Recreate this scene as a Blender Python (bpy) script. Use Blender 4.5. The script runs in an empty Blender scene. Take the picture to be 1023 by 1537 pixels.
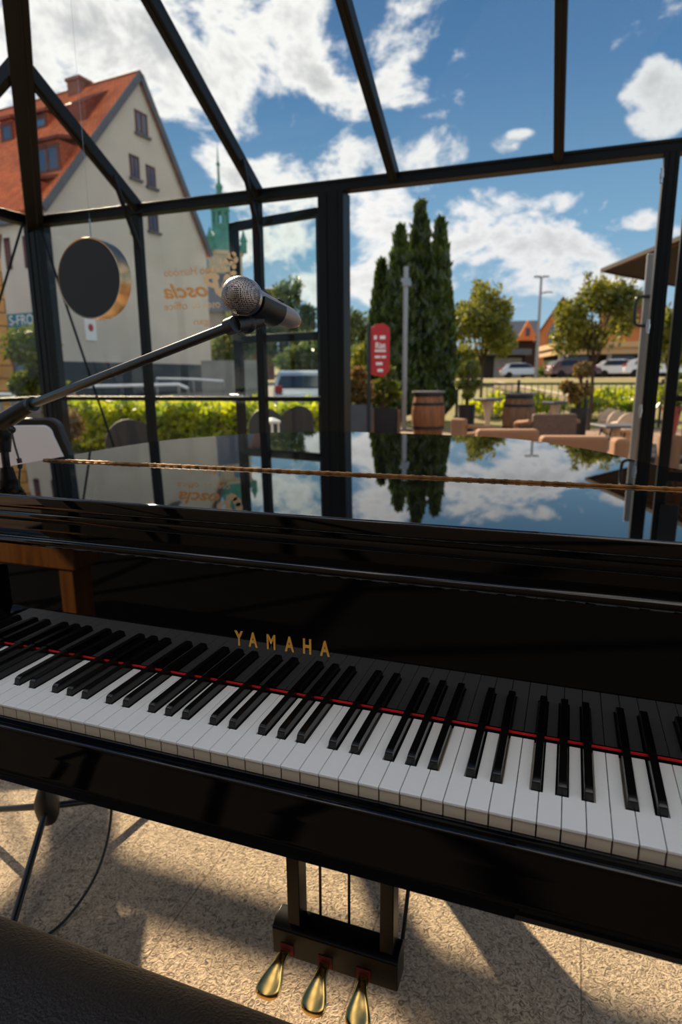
import bpy, bmesh, math, random
from mathutils import Vector, Matrix
random.seed(7)
scene = bpy.context.scene
COL = scene.collection
PI = math.pi
# ------------------------------------------------------------------ camera
FPX, YAW, PITCH, ROLL = 937.961, .348724, .210533, -.007883
CAM = Vector((.3579, -.57913, 1.16496))
cy, sy = math.cos(YAW), math.sin(YAW)
FW = Vector((-sy*math.cos(PITCH), cy*math.cos(PITCH), -math.sin(PITCH)))
_r = Vector((cy, sy, 0)); _u = _r.cross(FW)
RT = math.cos(ROLL)*_r + math.sin(ROLL)*_u
UP = -math.sin(ROLL)*_r + math.cos(ROLL)*_u
def ray(x, y): return FW + RT*((x-511.5)/FPX) - UP*((y-768.5)/FPX)
def at(x, y, D): return CAM + ray(x, y)*D
def pl(x, y, ax, v):
    d = ray(x, y); return CAM + d*((v-CAM[ax])/d[ax])
cd = bpy.data.cameras.new('camera'); cam = bpy.data.objects.new('camera', cd); COL.objects.link(cam)
cd.sensor_fit = 'VERTICAL'; cd.sensor_height = 36; cd.sensor_width = 24
cd.lens = FPX/1537*36; cd.clip_start = .02; cd.clip_end = 2000
m3 = Matrix((RT, UP, -FW)).transposed()
cam.matrix_world = Matrix.Translation(CAM) @ m3.to_4x4()
cd.dof.use_dof = True; cd.dof.focus_distance = .86; cd.dof.aperture_fstop = 5.0
scene.camera = cam
vs = scene.view_settings
vs.view_transform = 'Standard'; vs.look = 'None'; vs.exposure = 0; vs.gamma = 1; vs.use_curve_mapping = False
try: scene.cycles.use_denoising = True
except Exception: pass

# ------------------------------------------------------------------ materials
def lin(c):
    out = []
    for v in c:
        v = v/255
        out.append(v/12.92 if v <= .04045 else ((v+.055)/1.055)**2.4)
    return out
def rgba(c): return lin(c)+[1]
def mat(name, col, rough=.5, metal=0, noise=0, nscale=8, bump=0, bscale=60, coat=0, ior=1.5, trans=0, col2=None, spec=.5):
    m = bpy.data.materials.new(name); m.use_nodes = True
    nt = m.node_tree; b = nt.nodes['Principled BSDF']; L = nt.links
    b.inputs['Base Color'].default_value = rgba(col)
    b.inputs['Roughness'].default_value = rough; b.inputs['Metallic'].default_value = metal
    b.inputs['IOR'].default_value = ior; b.inputs['Specular IOR Level'].default_value = spec
    if coat: b.inputs['Coat Weight'].default_value = coat; b.inputs['Coat Roughness'].default_value = .02
    tc = None
    if noise or bump: tc = nt.nodes.new('ShaderNodeTexCoord')
    if noise:
        n = nt.nodes.new('ShaderNodeTexNoise'); n.inputs['Scale'].default_value = nscale; n.inputs['Detail'].default_value = 5
        r = nt.nodes.new('ShaderNodeMapRange'); r.inputs['From Min'].default_value = .3; r.inputs['From Max'].default_value = .7
        mx = nt.nodes.new('ShaderNodeMix'); mx.data_type = 'RGBA'
        c = lin(col); c2 = lin(col2) if col2 else [v*(1-noise) for v in c]
        mx.inputs['A'].default_value = c+[1]; mx.inputs['B'].default_value = c2+[1]
        L.new(tc.outputs['Object'], n.inputs['Vector']); L.new(n.outputs['Fac'], r.inputs['Value'])
        L.new(r.outputs['Result'], mx.inputs['Factor']); L.new(mx.outputs['Result'], b.inputs['Base Color'])
    if bump:
        n2 = nt.nodes.new('ShaderNodeTexNoise'); n2.inputs['Scale'].default_value = bscale; n2.inputs['Detail'].default_value = 4
        bp = nt.nodes.new('ShaderNodeBump'); bp.inputs['Strength'].default_value = bump; bp.inputs['Distance'].default_value = .01
        L.new(tc.outputs['Object'], n2.inputs['Vector']); L.new(n2.outputs['Fac'], bp.inputs['Height']); L.new(bp.outputs['Normal'], b.inputs['Normal'])
    return m
def leaf_mat(name, col, col2, tr=.5, nscale=3):
    m = bpy.data.materials.new(name); m.use_nodes = True
    nt = m.node_tree; L = nt.links; nt.nodes.clear()
    out = nt.nodes.new('ShaderNodeOutputMaterial'); d = nt.nodes.new('ShaderNodeBsdfDiffuse'); t = nt.nodes.new('ShaderNodeBsdfTranslucent')
    g = nt.nodes.new('ShaderNodeBsdfGlossy'); g.inputs['Roughness'].default_value = .35
    ms = nt.nodes.new('ShaderNodeMixShader'); ms.inputs[0].default_value = tr
    m2 = nt.nodes.new('ShaderNodeMixShader'); m2.inputs[0].default_value = .06
    tc = nt.nodes.new('ShaderNodeTexCoord'); n = nt.nodes.new('ShaderNodeTexNoise'); n.inputs['Scale'].default_value = nscale; n.inputs['Detail'].default_value = 6
    r = nt.nodes.new('ShaderNodeMapRange'); r.inputs['From Min'].default_value = .35; r.inputs['From Max'].default_value = .65
    mx = nt.nodes.new('ShaderNodeMix'); mx.data_type = 'RGBA'; mx.inputs['A'].default_value = rgba(col); mx.inputs['B'].default_value = rgba(col2)
    L.new(tc.outputs['Object'], n.inputs['Vector']); L.new(n.outputs['Fac'], r.inputs['Value']); L.new(r.outputs['Result'], mx.inputs['Factor'])
    for s in (d, t): L.new(mx.outputs['Result'], s.inputs['Color'])
    L.new(d.outputs[0], ms.inputs[1]); L.new(t.outputs[0], ms.inputs[2]); L.new(ms.outputs[0], m2.inputs[1]); L.new(g.outputs[0], m2.inputs[2])
    L.new(m2.outputs[0], out.inputs['Surface'])
    return m
def glass_mat(name, tint=(.96, .98, .97), ior=1.45, k=1.0):
    m = bpy.data.materials.new(name); m.use_nodes = True
    nt = m.node_tree; L = nt.links; nt.nodes.clear()
    out = nt.nodes.new('ShaderNodeOutputMaterial'); t = nt.nodes.new('ShaderNodeBsdfTransparent'); t.inputs[0].default_value = (*tint, 1)
    g = nt.nodes.new('ShaderNodeBsdfGlossy'); g.inputs['Roughness'].default_value = .01
    fr = nt.nodes.new('ShaderNodeFresnel'); fr.inputs[0].default_value = ior
    ma = nt.nodes.new('ShaderNodeMath'); ma.operation = 'MULTIPLY'; ma.inputs[1].default_value = k
    ms = nt.nodes.new('ShaderNodeMixShader')
    ge = nt.nodes.new('ShaderNodeNewGeometry'); inv = nt.nodes.new('ShaderNodeMath'); inv.operation = 'SUBTRACT'; inv.inputs[0].default_value = 1; L.new(ge.outputs['Backfacing'], inv.inputs[1])
    m2 = nt.nodes.new('ShaderNodeMath'); m2.operation = 'MULTIPLY'; L.new(ma.outputs[0], m2.inputs[0]); L.new(inv.outputs[0], m2.inputs[1])
    L.new(fr.outputs[0], ma.inputs[0]); L.new(m2.outputs[0], ms.inputs[0]); L.new(t.outputs[0], ms.inputs[1]); L.new(g.outputs[0], ms.inputs[2]); L.new(ms.outputs[0], out.inputs['Surface'])
    return m
def wood_mat(name, c1, c2, rough=.5, scale=(14, 14, 1.2)):
    m = mat(name, c1, rough)
    nt = m.node_tree; L = nt.links; b = nt.nodes['Principled BSDF']
    tc = nt.nodes.new('ShaderNodeTexCoord'); mp = nt.nodes.new('ShaderNodeMapping'); mp.inputs['Scale'].default_value = scale
    n = nt.nodes.new('ShaderNodeTexNoise'); n.inputs['Scale'].default_value = 2.2; n.inputs['Detail'].default_value = 7; n.inputs['Distortion'].default_value = .6
    r = nt.nodes.new('ShaderNodeMapRange'); r.inputs['From Min'].default_value = .33; r.inputs['From Max'].default_value = .68
    mx = nt.nodes.new('ShaderNodeMix'); mx.data_type = 'RGBA'; mx.inputs['A'].default_value = rgba(c1); mx.inputs['B'].default_value = rgba(c2)
    L.new(tc.outputs['Object'], mp.inputs['Vector']); L.new(mp.outputs['Vector'], n.inputs['Vector']); L.new(n.outputs['Fac'], r.inputs['Value'])
    L.new(r.outputs['Result'], mx.inputs['Factor']); L.new(mx.outputs['Result'], b.inputs['Base Color'])
    return m
def tile_mat(name, c1, c2, mortar, sx, sz, rough=.7, bw=.5, rh=.25, ms=.02, bump=.3, axis='XZ'):
    m = mat(name, c1, rough)
    nt = m.node_tree; L = nt.links; b = nt.nodes['Principled BSDF']
    tc = nt.nodes.new('ShaderNodeTexCoord'); sp = nt.nodes.new('ShaderNodeSeparateXYZ'); cb = nt.nodes.new('ShaderNodeCombineXYZ')
    L.new(tc.outputs['Object'], sp.inputs[0]); L.new(sp.outputs[axis[0]], cb.inputs['X']); L.new(sp.outputs[axis[1]], cb.inputs['Y'])
    mp = nt.nodes.new('ShaderNodeMapping'); mp.inputs['Scale'].default_value = (sx, sz, 1); L.new(cb.outputs[0], mp.inputs['Vector'])
    br = nt.nodes.new('ShaderNodeTexBrick'); br.inputs['Scale'].default_value = 1
    br.inputs['Color1'].default_value = rgba(c1); br.inputs['Color2'].default_value = rgba(c2); br.inputs['Mortar'].default_value = rgba(mortar)
    br.inputs['Brick Width'].default_value = bw; br.inputs['Row Height'].default_value = rh; br.inputs['Mortar Size'].default_value = ms
    L.new(mp.outputs[0], br.inputs['Vector'])
    n = nt.nodes.new('ShaderNodeTexNoise'); n.inputs['Scale'].default_value = 1.1; n.inputs['Detail'].default_value = 6
    L.new(tc.outputs['Object'], n.inputs['Vector'])
    r = nt.nodes.new('ShaderNodeMapRange'); r.inputs['From Min'].default_value = .3; r.inputs['From Max'].default_value = .7; r.inputs['To Min'].default_value = .65; r.inputs['To Max'].default_value = 1.15
    L.new(n.outputs['Fac'], r.inputs['Value'])
    mu = nt.nodes.new('ShaderNodeVectorMath'); mu.operation = 'SCALE'; L.new(br.outputs['Color'], mu.inputs[0]); L.new(r.outputs['Result'], mu.inputs['Scale'])
    L.new(mu.outputs[0], b.inputs['Base Color'])
    bp = nt.nodes.new('ShaderNodeBump'); bp.inputs['Strength'].default_value = bump; bp.inputs['Distance'].default_value = .02; bp.invert = True
    L.new(br.outputs['Fac'], bp.inputs['Height']); L.new(bp.outputs[0], b.inputs['Normal'])
    return m

M = {}
M['lacquer'] = mat('black_lacquer', (4, 4, 5), .015, ior=1.5, spec=.5)
M['lid_lacquer'] = mat('black_lid_lacquer', (4, 4, 5), .012, ior=1.62, spec=.5)
M['dark_felt'] = mat('dark_red_felt', (92, 14, 14), .9)
M['rim_metal'] = mat('pale_brass', (206, 176, 136), .25, 1)
M['lacquer_soft'] = mat('black_satin_lacquer', (6, 6, 6), .3, spec=.18)
M['ivory'] = mat('white_key_plastic', (238, 238, 234), .22)
M['keyside'] = mat('key_front_plastic', (214, 196, 172), .4)
M['ebony'] = mat('black_key_plastic', (10, 10, 10), .2)
M['felt'] = mat('red_felt', (205, 18, 20), .9)
M['letter'] = mat('gilded_brass', (236, 172, 70), .3, .35)
M['brass'] = mat('polished_brass', (234, 192, 112), .16, 1)
M['brass_old'] = mat('hinge_brass', (168, 122, 74), .34, 1, noise=.8, nscale=60)
M['steel_green'] = mat('dark_painted_steel', (5, 10, 12), .42, 0, noise=.3, nscale=5, spec=.2)
M['black_metal'] = mat('black_metal', (14, 14, 15), .35)
M['black_plastic'] = mat('black_plastic', (16, 16, 16), .45)
M['rubber'] = mat('black_rubber', (14, 14, 14), .8)
M['chrome'] = mat('silver_metal', (176, 178, 182), .22, 1)
M['galv'] = mat('grey_steel', (150, 150, 150), .38, .8)
M['mic_body'] = mat('gunmetal', (150, 138, 130), .36, .35)
M['leather'] = mat('dark_leather', (30, 25, 24), .40, bump=.35, bscale=260, noise=.25, nscale=30)
M['white_plaster'] = mat('white_plaster', (214, 202, 188), .9, noise=.1, nscale=.9, bump=.1, bscale=9)
M['grey_plaster'] = mat('grey_plaster', (186, 182, 178), .9, noise=.12, nscale=.7)
M['dark_plinth'] = mat('dark_plinth', (58, 66, 72), .8, noise=.2, nscale=2)
M['roof'] = tile_mat('clay_roof_tiles', (206, 106, 58), (184, 84, 44), (120, 54, 30), 3.2, 5.5, .75, .5, .5, .04, .5, 'XZ')
M['roof_dark'] = tile_mat('brown_roof_tiles', (150, 72, 50), (128, 58, 40), (80, 36, 26), 3, 5, .75, .5, .5, .04, .5, 'XZ')
M['dormer'] = tile_mat('dormer_tiles', (206, 102, 60), (180, 82, 48), (110, 52, 34), 3.2, 5.5, .75, .5, .5, .04, .4, 'XZ')
M['slate'] = mat('grey_flashing', (92, 96, 102), .5, noise=.2, nscale=4)
M['win_frame'] = mat('brown_window_frame', (92, 44, 34), .6)
M['win_glass'] = mat('window_glass', (64, 80, 104), .06, ior=1.6)
M['win_blue'] = mat('blue_window_glass', (70, 112, 140), .08, ior=1.6)
M['teal_board'] = mat('teal_signboard', (46, 112, 128), .5)
M['white_paint'] = mat('white_paint', (238, 238, 236), .5)
M['ochre'] = tile_mat('ochre_stone', (222, 164, 92), (206, 148, 78), (140, 96, 50), .9, 1.6, .8, .9, .5, .03, .3, 'XZ')
M['copper'] = mat('green_copper', (78, 142, 128), .7, noise=.3, nscale=.6)
M['church_stone'] = mat('pale_church_stone', (196, 180, 156), .9, noise=.2, nscale=.4)
M['brick'] = tile_mat('brick', (150, 84, 66), (128, 70, 56), (150, 130, 116), 2, 4, .85, .5, .3, .03, .2, 'XZ')
M['lamp_black'] = mat('matt_black_disc', (12, 12, 13), .55)
M['gold_film'] = mat('gold_film', (216, 160, 92), .5)
M['cream_film'] = mat('cream_film', (232, 204, 160), .6)
M['hedge'] = leaf_mat('hedge_leaf', (206, 206, 36), (120, 146, 26), .62, 2.5)
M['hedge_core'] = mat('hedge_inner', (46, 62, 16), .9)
M['cypress'] = leaf_mat('cypress_leaf', (84, 104, 34), (40, 60, 24), .4, 3)
M['tree_leaf'] = leaf_mat('tree_leaf', (158, 154, 48), (88, 98, 30), .5, 2)
M['far_leaf'] = leaf_mat('far_tree_leaf', (108, 122, 52), (62, 84, 36), .45, .4)
M['topiary'] = leaf_mat('topiary_leaf', (132, 142, 40), (70, 86, 28), .45, 4)
M['rust_leaf'] = leaf_mat('rust_leaf', (146, 124, 54), (104, 76, 40), .4, 4)
M['bark'] = mat('bark', (84, 66, 50), .9, noise=.4, nscale=12)
M['grass'] = mat('grass', (124, 132, 58), .95, noise=.5, nscale=.8, col2=(120, 98, 62), bump=.5, bscale=14)
M['dry_grass'] = mat('dry_grass', (150, 124, 82), .95, noise=.5, nscale=.5, col2=(112, 108, 56))
M['patio'] = tile_mat('patio_paving', (150, 124, 100), (138, 114, 92), (96, 80, 66), 1, 1, .8, .6, .6, .012, .2, 'XY')
M['barrel_wood'] = wood_mat('barrel_oak', (164, 104, 60), (112, 66, 36), .55)
M['barrel_wood2'] = wood_mat('weathered_barrel_oak', (138, 100, 70), (96, 66, 44), .65)
M['wood'] = wood_mat('warm_wood', (190, 122, 58), (140, 82, 36), .5)
M['planter_wood'] = wood_mat('planter_wood', (138, 104, 76), (108, 78, 56), .7)
M['iron'] = mat('dark_iron', (30, 32, 34), .5)
M['sofa'] = mat('tan_sofa_fabric', (154, 114, 84), .85, bump=.15, bscale=120, noise=.12, nscale=4)
M['sofa_dark'] = mat('brown_wicker', (112, 88, 74), .8, noise=.25, nscale=30)
M['cream'] = mat('cream_seat', (206, 178, 148), .7)
M['red_sign'] = mat('red_sign', (186, 36, 40), .5)
M['car_white'] = mat('white_car_paint', (226, 228, 230), .2, coat=.6)
M['car_silver'] = mat('silver_car_paint', (190, 194, 198), .25, .5, coat=.6)
M['car_glass'] = mat('car_glass', (38, 46, 52), .05, ior=1.6)
M['car_dark_red'] = mat('dark_red_car_paint', (74, 18, 18), .3, coat=.5)
M['car_red'] = mat('red_lamp', (170, 24, 22), .3)
M['parasol'] = mat('brown_canvas', (56, 46, 40), .9)
M['orange_wall'] = mat('orange_plaster', (210, 130, 74), .85, noise=.12, nscale=.5)
M['beige_wall'] = mat('beige_plaster', (208, 172, 124), .85, noise=.12, nscale=.5)
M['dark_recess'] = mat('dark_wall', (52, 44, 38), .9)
M['stone'] = mat('grey_wall_stone', (150, 148, 142), .9, noise=.2, nscale=1)
M['asphalt'] = mat('asphalt', (128, 118, 108), .9, noise=.2, nscale=1)
M['grey_fabric'] = mat('light_grey_fabric', (206, 206, 210), .8)
M['wicker_dark'] = mat('dark_wicker', (46, 38, 34), .7, noise=.3, nscale=40)
M['glass'] = glass_mat('clear_glass', k=.55)
M['roof_glass'] = glass_mat('roof_glass', (.97, .98, .98), 1.4, .6)
M['red_pot'] = mat('red_pot', (150, 60, 50), .6)

# ------------------------------------------------------------------ mesh builder
class MB:
    def __init__(s): s.v = []; s.f = []; s.mi = []; s.cur = 0
    def add(s, vs_, fs):
        o = len(s.v); s.v += [tuple(p) for p in vs_]; s.f += [tuple(i+o for i in f) for f in fs]; s.mi += [s.cur]*len(fs); return s
    def box(s, a, b, mtx=None):
        x0, y0, z0 = a; x1, y1, z1 = b
        vv = [Vector(p) for p in ((x0,y0,z0),(x1,y0,z0),(x1,y1,z0),(x0,y1,z0),(x0,y0,z1),(x1,y0,z1),(x1,y1,z1),(x0,y1,z1))]
        if mtx: vv = [mtx @ p for p in vv]
        return s.add(vv, [(3,2,1,0),(4,5,6,7),(0,1,5,4),(1,2,6,5),(2,3,7,6),(3,0,4,7)])
    def beam(s, p, q, w, h, up=(0, 0, 1)):          # rectangular bar from p to q
        p, q = Vector(p), Vector(q); d = (q-p).normalized(); u = Vector(up)
        r = d.cross(u)
        if r.length < 1e-4: r = d.cross(Vector((0, 1, 0)))
        r.normalize(); u = r.cross(d)
        vv = []
        for c in (p, q):
            for (a, b) in ((-1,-1),(1,-1),(1,1),(-1,1)): vv.append(c + r*a*w/2 + u*b*h/2)
        return s.add(vv, [(0,1,2,3),(7,6,5,4),(0,4,5,1),(1,5,6,2),(2,6,7,3),(3,7,4,0)])
    def tube(s, pts, rad, n=12, cap=True):
        pts = [Vector(p) for p in pts]
        if not isinstance(rad, (list, tuple)): rad = [rad]*len(pts)
        vv = []; prev = None
        for i, p in enumerate(pts):
            d = (pts[min(i+1, len(pts)-1)] - pts[max(i-1, 0)]).normalized()
            if prev is None:
                a = d.cross(Vector((0, 0, 1)))
                if a.length < 1e-3: a = d.cross(Vector((1, 0, 0)))
            else: a = prev - d*prev.dot(d)
            a.normalize(); prev = a; b = d.cross(a)
            for k in range(n):
                t = 2*PI*k/n; vv.append(p + (a*math.cos(t) + b*math.sin(t))*rad[i])
        ff = []
        for i in range(len(pts)-1):
            for k in range(n): ff.append((i*n+k, i*n+(k+1) % n, (i+1)*n+(k+1) % n, (i+1)*n+k))
        if cap: ff += [tuple(range(n-1, -1, -1)), tuple((len(pts)-1)*n+k for k in range(n))]
        return s.add(vv, ff)
    def lathe(s, prof, n=24, mtx=None, cap=True):   # prof: (r, z)
        vv = []
        for r, z in prof:
            for k in range(n):
                t = 2*PI*k/n; p = Vector((r*math.cos(t), r*math.sin(t), z)); vv.append(mtx @ p if mtx else p)
        ff = []
        for i in range(len(prof)-1):
            for k in range(n): ff.append((i*n+k, i*n+(k+1) % n, (i+1)*n+(k+1) % n, (i+1)*n+k))
        if cap: ff += [tuple(range(n-1, -1, -1)), tuple((len(prof)-1)*n+k for k in range(n))]
        return s.add(vv, ff)
    def prism(s, poly, lo, hi, axis='z', mtx=None): # poly extruded along an axis
        n = len(poly); vv = []
        for h in (lo, hi):
            for a, b in poly:
                p = Vector((a, b, h)) if axis == 'z' else (Vector((h, a, b)) if axis == 'x' else Vector((a, h, b)))
                vv.append(mtx @ p if mtx else p)
        return s.add(vv, [tuple(range(n-1, -1, -1)), tuple(range(n, 2*n))] + [(i, (i+1) % n, n+(i+1) % n, n+i) for i in range(n)])
    def ball(s, c, r, n=16, m=10, sc=(1, 1, 1), jit=0):
        vv = []; c = Vector(c)
        for i in range(m+1):
            th = PI*i/m
            for k in range(n):
                ph = 2*PI*k/n; q = r*(1+random.uniform(-jit, jit))
                vv.append(c + Vector((q*sc[0]*math.sin(th)*math.cos(ph), q*sc[1]*math.sin(th)*math.sin(ph), q*sc[2]*math.cos(th))))
        ff = [(i*n+k, (i+1)*n+k, (i+1)*n+(k+1) % n, i*n+(k+1) % n) for i in range(m) for k in range(n)]
        return s.add(vv, ff)
    def leaves(s, fn, n, size, droop=0, asp=.5, upbias=None):
        for _ in range(n):
            p = Vector(fn()); L = size*random.uniform(.6, 1.3)
            d = Vector((random.gauss(0, 1), random.gauss(0, 1), random.gauss(0, 1)-droop))
            if upbias: d = Vector((random.gauss(0, .45), random.gauss(0, .45), upbias))
            d.normalize()
            a = d.cross(Vector((random.gauss(0, 1), random.gauss(0, 1), random.gauss(0, 1))));
            if a.length < 1e-4: continue
            a.normalize(); w = L*asp*.5
            nrm = d.cross(a)*L*.08
            s.add([p, p+d*L*.45+a*w+nrm, p+d*L, p+d*L*.45-a*w+nrm], [(0, 1, 2, 3)])
        return s
    def build(s, name, mats, parent=None, smooth=0, bevel=0, bseg=2, loc=None, rz=None):
        me = bpy.data.meshes.new(name); me.from_pydata(s.v, [], s.f)
        if not isinstance(mats, (list, tuple)): mats = [mats]
        for m in mats: me.materials.append(m)
        if len(mats) > 1: me.polygons.foreach_set('material_index', s.mi)
        bm = bmesh.new(); bm.from_mesh(me)
        if smooth != 'leaf': bmesh.ops.recalc_face_normals(bm, faces=bm.faces)
        if smooth and smooth != 'leaf':
            for f in bm.faces: f.smooth = True
            for e in bm.edges:
                if len(e.link_faces) != 2 or e.calc_face_angle(0) > math.radians(smooth): e.smooth = False
        bm.to_mesh(me); bm.free(); me.update()
        o = bpy.data.objects.new(name, me); COL.objects.link(o)
        if parent: o.parent = parent
        if loc is not None: o.location = loc
        if rz is not None: o.rotation_euler = (0, 0, rz)
        if bevel:
            md = o.modifiers.new('bevel', 'BEVEL'); md.width = bevel; md.segments = bseg; md.limit_method = 'ANGLE'; md.angle_limit = math.radians(40)
            md.harden_normals = False
            for p in me.polygons: p.use_smooth = True
            wn = o.modifiers.new('wn', 'WEIGHTED_NORMAL'); wn.keep_sharp = True
        return o
def tag(o, label, cat, group=None):
    o['label'] = label; o['category'] = cat
    if group: o['group'] = group
    return o
def thing(name, label, cat, loc=(0, 0, 0), rz=0, group=None):
    o = bpy.data.objects.new(name, None); COL.objects.link(o); o.location = loc; o.rotation_euler = (0, 0, rz)
    o.empty_display_size = .1
    return tag(o, label, cat, group)
def struct(name, loc=(0, 0, 0)):
    o = bpy.data.objects.new(name, None); COL.objects.link(o); o.location = loc; o['kind'] = 'structure'; return o
def copy_tree(o, parent=None, loc=None, rz=None, label=None):
    c = o.copy(); COL.objects.link(c); c.parent = parent
    if loc is not None: c.location = loc
    if rz is not None: c.rotation_euler = (0, 0, rz)
    if label: c['label'] = label
    for ch in list(o.children): copy_tree(ch, c)
    return c
def text_mesh(name, body, size, m, parent, mtx, extrude=.0005, shear=0, spacing=1, align='LEFT', bold=0):
    cu = bpy.data.curves.new(name, 'FONT'); cu.body = body; cu.size = size; cu.extrude = extrude; cu.shear = shear
    cu.space_character = spacing; cu.align_x = align; cu.offset = bold
    o = bpy.data.objects.new(name+'_tmp', cu); COL.objects.link(o)
    dg = bpy.context.evaluated_depsgraph_get(); dg.update()
    me = bpy.data.meshes.new_from_object(o.evaluated_get(dg)); me.name = name
    bpy.data.objects.remove(o); bpy.data.curves.remove(cu)
    me.transform(mtx); me.materials.clear(); me.materials.append(m)
    r = bpy.data.objects.new(name, me); COL.objects.link(r)
    if parent: r.parent = parent
    return r
def catmull(pts, n=8):
    out = []
    P = [Vector(p) for p in pts]
    for i in range(len(P)-1):
        p0 = P[max(i-1, 0)]; p1 = P[i]; p2 = P[i+1]; p3 = P[min(i+2, len(P)-1)]
        for k in range(n):
            t = k/n
            out.append(.5*((2*p1)+(p2-p0)*t+(2*p0-5*p1+4*p2-p3)*t*t+(3*p1-p0-3*p2+p3)*t**3))
    out.append(P[-1]); return out

# ================================================================== GRAND PIANO
piano = thing('grand_piano', 'black polished grand piano with closed mirror-like lid and long keyboard', 'piano')
KZ = .73
LID = .988; LF_ = .162; LT = math.radians(.87)       # lid height at its front edge; the lid rises very slightly towards the tail
TILT = Matrix.Translation((0, LF_, LID)) @ Matrix.Rotation(LT, 4, 'X') @ Matrix.Translation((0, -LF_, -LID))
def tilt(o): o.data.transform(TILT); return o
outline = [(-.737, LF_), (-.737, .45), (-.737, .73), (-.706, .91), (-.605, 1.062), (-.455, 1.205), (-.29, 1.243), (-.12, 1.238),
           (.048, 1.216), (.17, 1.188), (.285, 1.114), (.372, 1.018), (.446, .911), (.488, .82), (.53, .745), (.59, .675), (.67, .615), (.737, .575), (.737, .45), (.737, LF_)]
curve = [(p.x, p.y) for p in (catmull([(x, y, 0) for x, y in outline[2:18]], 5))]
YH = .490
def lid_poly(y0, y1):
    if y1 < .5: return [(-.737, y0), (-.737, y1), (.737, y1), (.737, y0)]
    return [(-.737, y0)] + curve + [(.737, y0)]
def ccw(p): return p[::-1]
tilt(MB().prism(ccw(lid_poly(LF_, YH-.001)), LID-.022, LID).build('lid_front_flap', M['lid_lacquer'], piano, bevel=.004, bseg=3))
lid = tilt(MB().prism(ccw(lid_poly(YH+.001, 2)), LID-.022, LID).build('lid', M['lid_lacquer'], piano, bevel=.004, bseg=3))
hb = MB()
hb.tube([(-.728, YH, LID+.0008), (.728, YH, LID+.0008)], .0034, 10)
for k in range(73):
    x = -.72+k*.02
    hb.tube([(x, YH, LID+.0008), (x+.0075, YH, LID+.0008)], .0041, 10)
hb.box((-.728, YH-.0065, LID-.0004), (.728, YH+.0065, LID+.0006))
tilt(hb.build('lid_hinge', M['brass_old'], piano, smooth=35))['label'] = 'brass piano hinge across the lid'
# case: the curved rim
inner = [(x*.985, y-.012) for x, y in curve]
rim = [(-.72, .20)] + inner + [(.72, .20)]
rm = MB().prism(ccw(rim), .68, LID-.0225); rm.v = [(x, y, z+(math.tan(LT)*(y-LF_) if z > .9 else 0)) for x, y, z in rm.v]
rm.build('rim', M['lacquer'], piano, smooth=30)
# arms beside the keyboard
for s in (-1, 1):
    prof = [(-.028, .60), (.199, .60), (.199, .965), (.150, .965), (.118, .94), (.085, .90), (.07, .855), (.04, .825), (.0, .812), (-.028, .805)]
    a, b = sorted((s*.685, s*.73))
    MB().prism(prof, a, b, 'x').build('arm', M['lacquer'], piano, bevel=.006, bseg=3)
    a, b = sorted((s*.6135, s*.6845))
    kb = [(-.004, .69), (.148, .69), (.148, .772), (.075, .772), (.066, .766), (.058, .745), (.04, .733), (.004, .731), (-.004, .722)]
    MB().prism(kb, a, b, 'x').build('key_block', M['lacquer'], piano, bevel=.004, bseg=3)
# keybed and key slip
MB().box((-.684, -.026, .640), (.684, .199, .688)).build('keybed', M['lacquer'], piano, bevel=.004)
sl = [(-.0065, .690), (-.0065, .7180), (-.0075, .7190), (-.0265, .7190), (-.0278, .7186), (-.0287, .7177), (-.0292, .7165), (-.0295, .690), (-.0303, .6885), (-.0303, .660), (-.0312, .6585), (-.0316, .643), (-.0308, .638), (-.0265, .638), (-.0265, .690)]
MB().prism(sl, -.684, .684, 'x').build('key_slip', M['lacquer'], piano, smooth=40)
# fallboard
fbp = [(.1512, .738), (.1512, .9105), (.1496, .9113), (.1483, .9135), (.1479, .9165), (.1484, .9200), (.1503, .9232), (.1535, .9248), (.1570, .925), (.170, .925), (.170, .738)]
fall = MB().prism(fbp, -.613, .613, 'x').build('fallboard', M['lacquer'], piano, smooth=35)
MB().box((-.684, .1705, .742), (.684, .199, .965)).build('front_board', M['lacquer'], piano)
MB().prism([(.1700, .946), (.166, .946), (.165, .948), (.165, .957), (.166, .959), (.1700, .959)], -.684, .684, 'x').build('lid_molding', M['lacquer'], piano, smooth=40)
MB().box((-.612, .1497, .7338), (.612, .1509, .7366)).build('key_felt', M['felt'], piano)['label'] = 'red felt strip behind the keys'
# brass lettering on the fallboard
for ch, px in (('Y', 359), ('A', 380), ('M', 407), ('A', 434.5), ('H', 461), ('A', 487.5)):
    yb = 968 + (px-352)*(986-968)/(494-352)
    p = pl(px, yb-1, 1, .1507)
    mt = Matrix.Translation(p) @ Matrix.Rotation(PI/2, 4, 'X') @ Matrix.Diagonal((.62, .98, 1, 1))
    t = text_mesh('letter', ch, .0305, M['letter'], fall, mt, .0006, align='CENTER', bold=.0008)
    t['label'] = 'brass letter'
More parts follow.
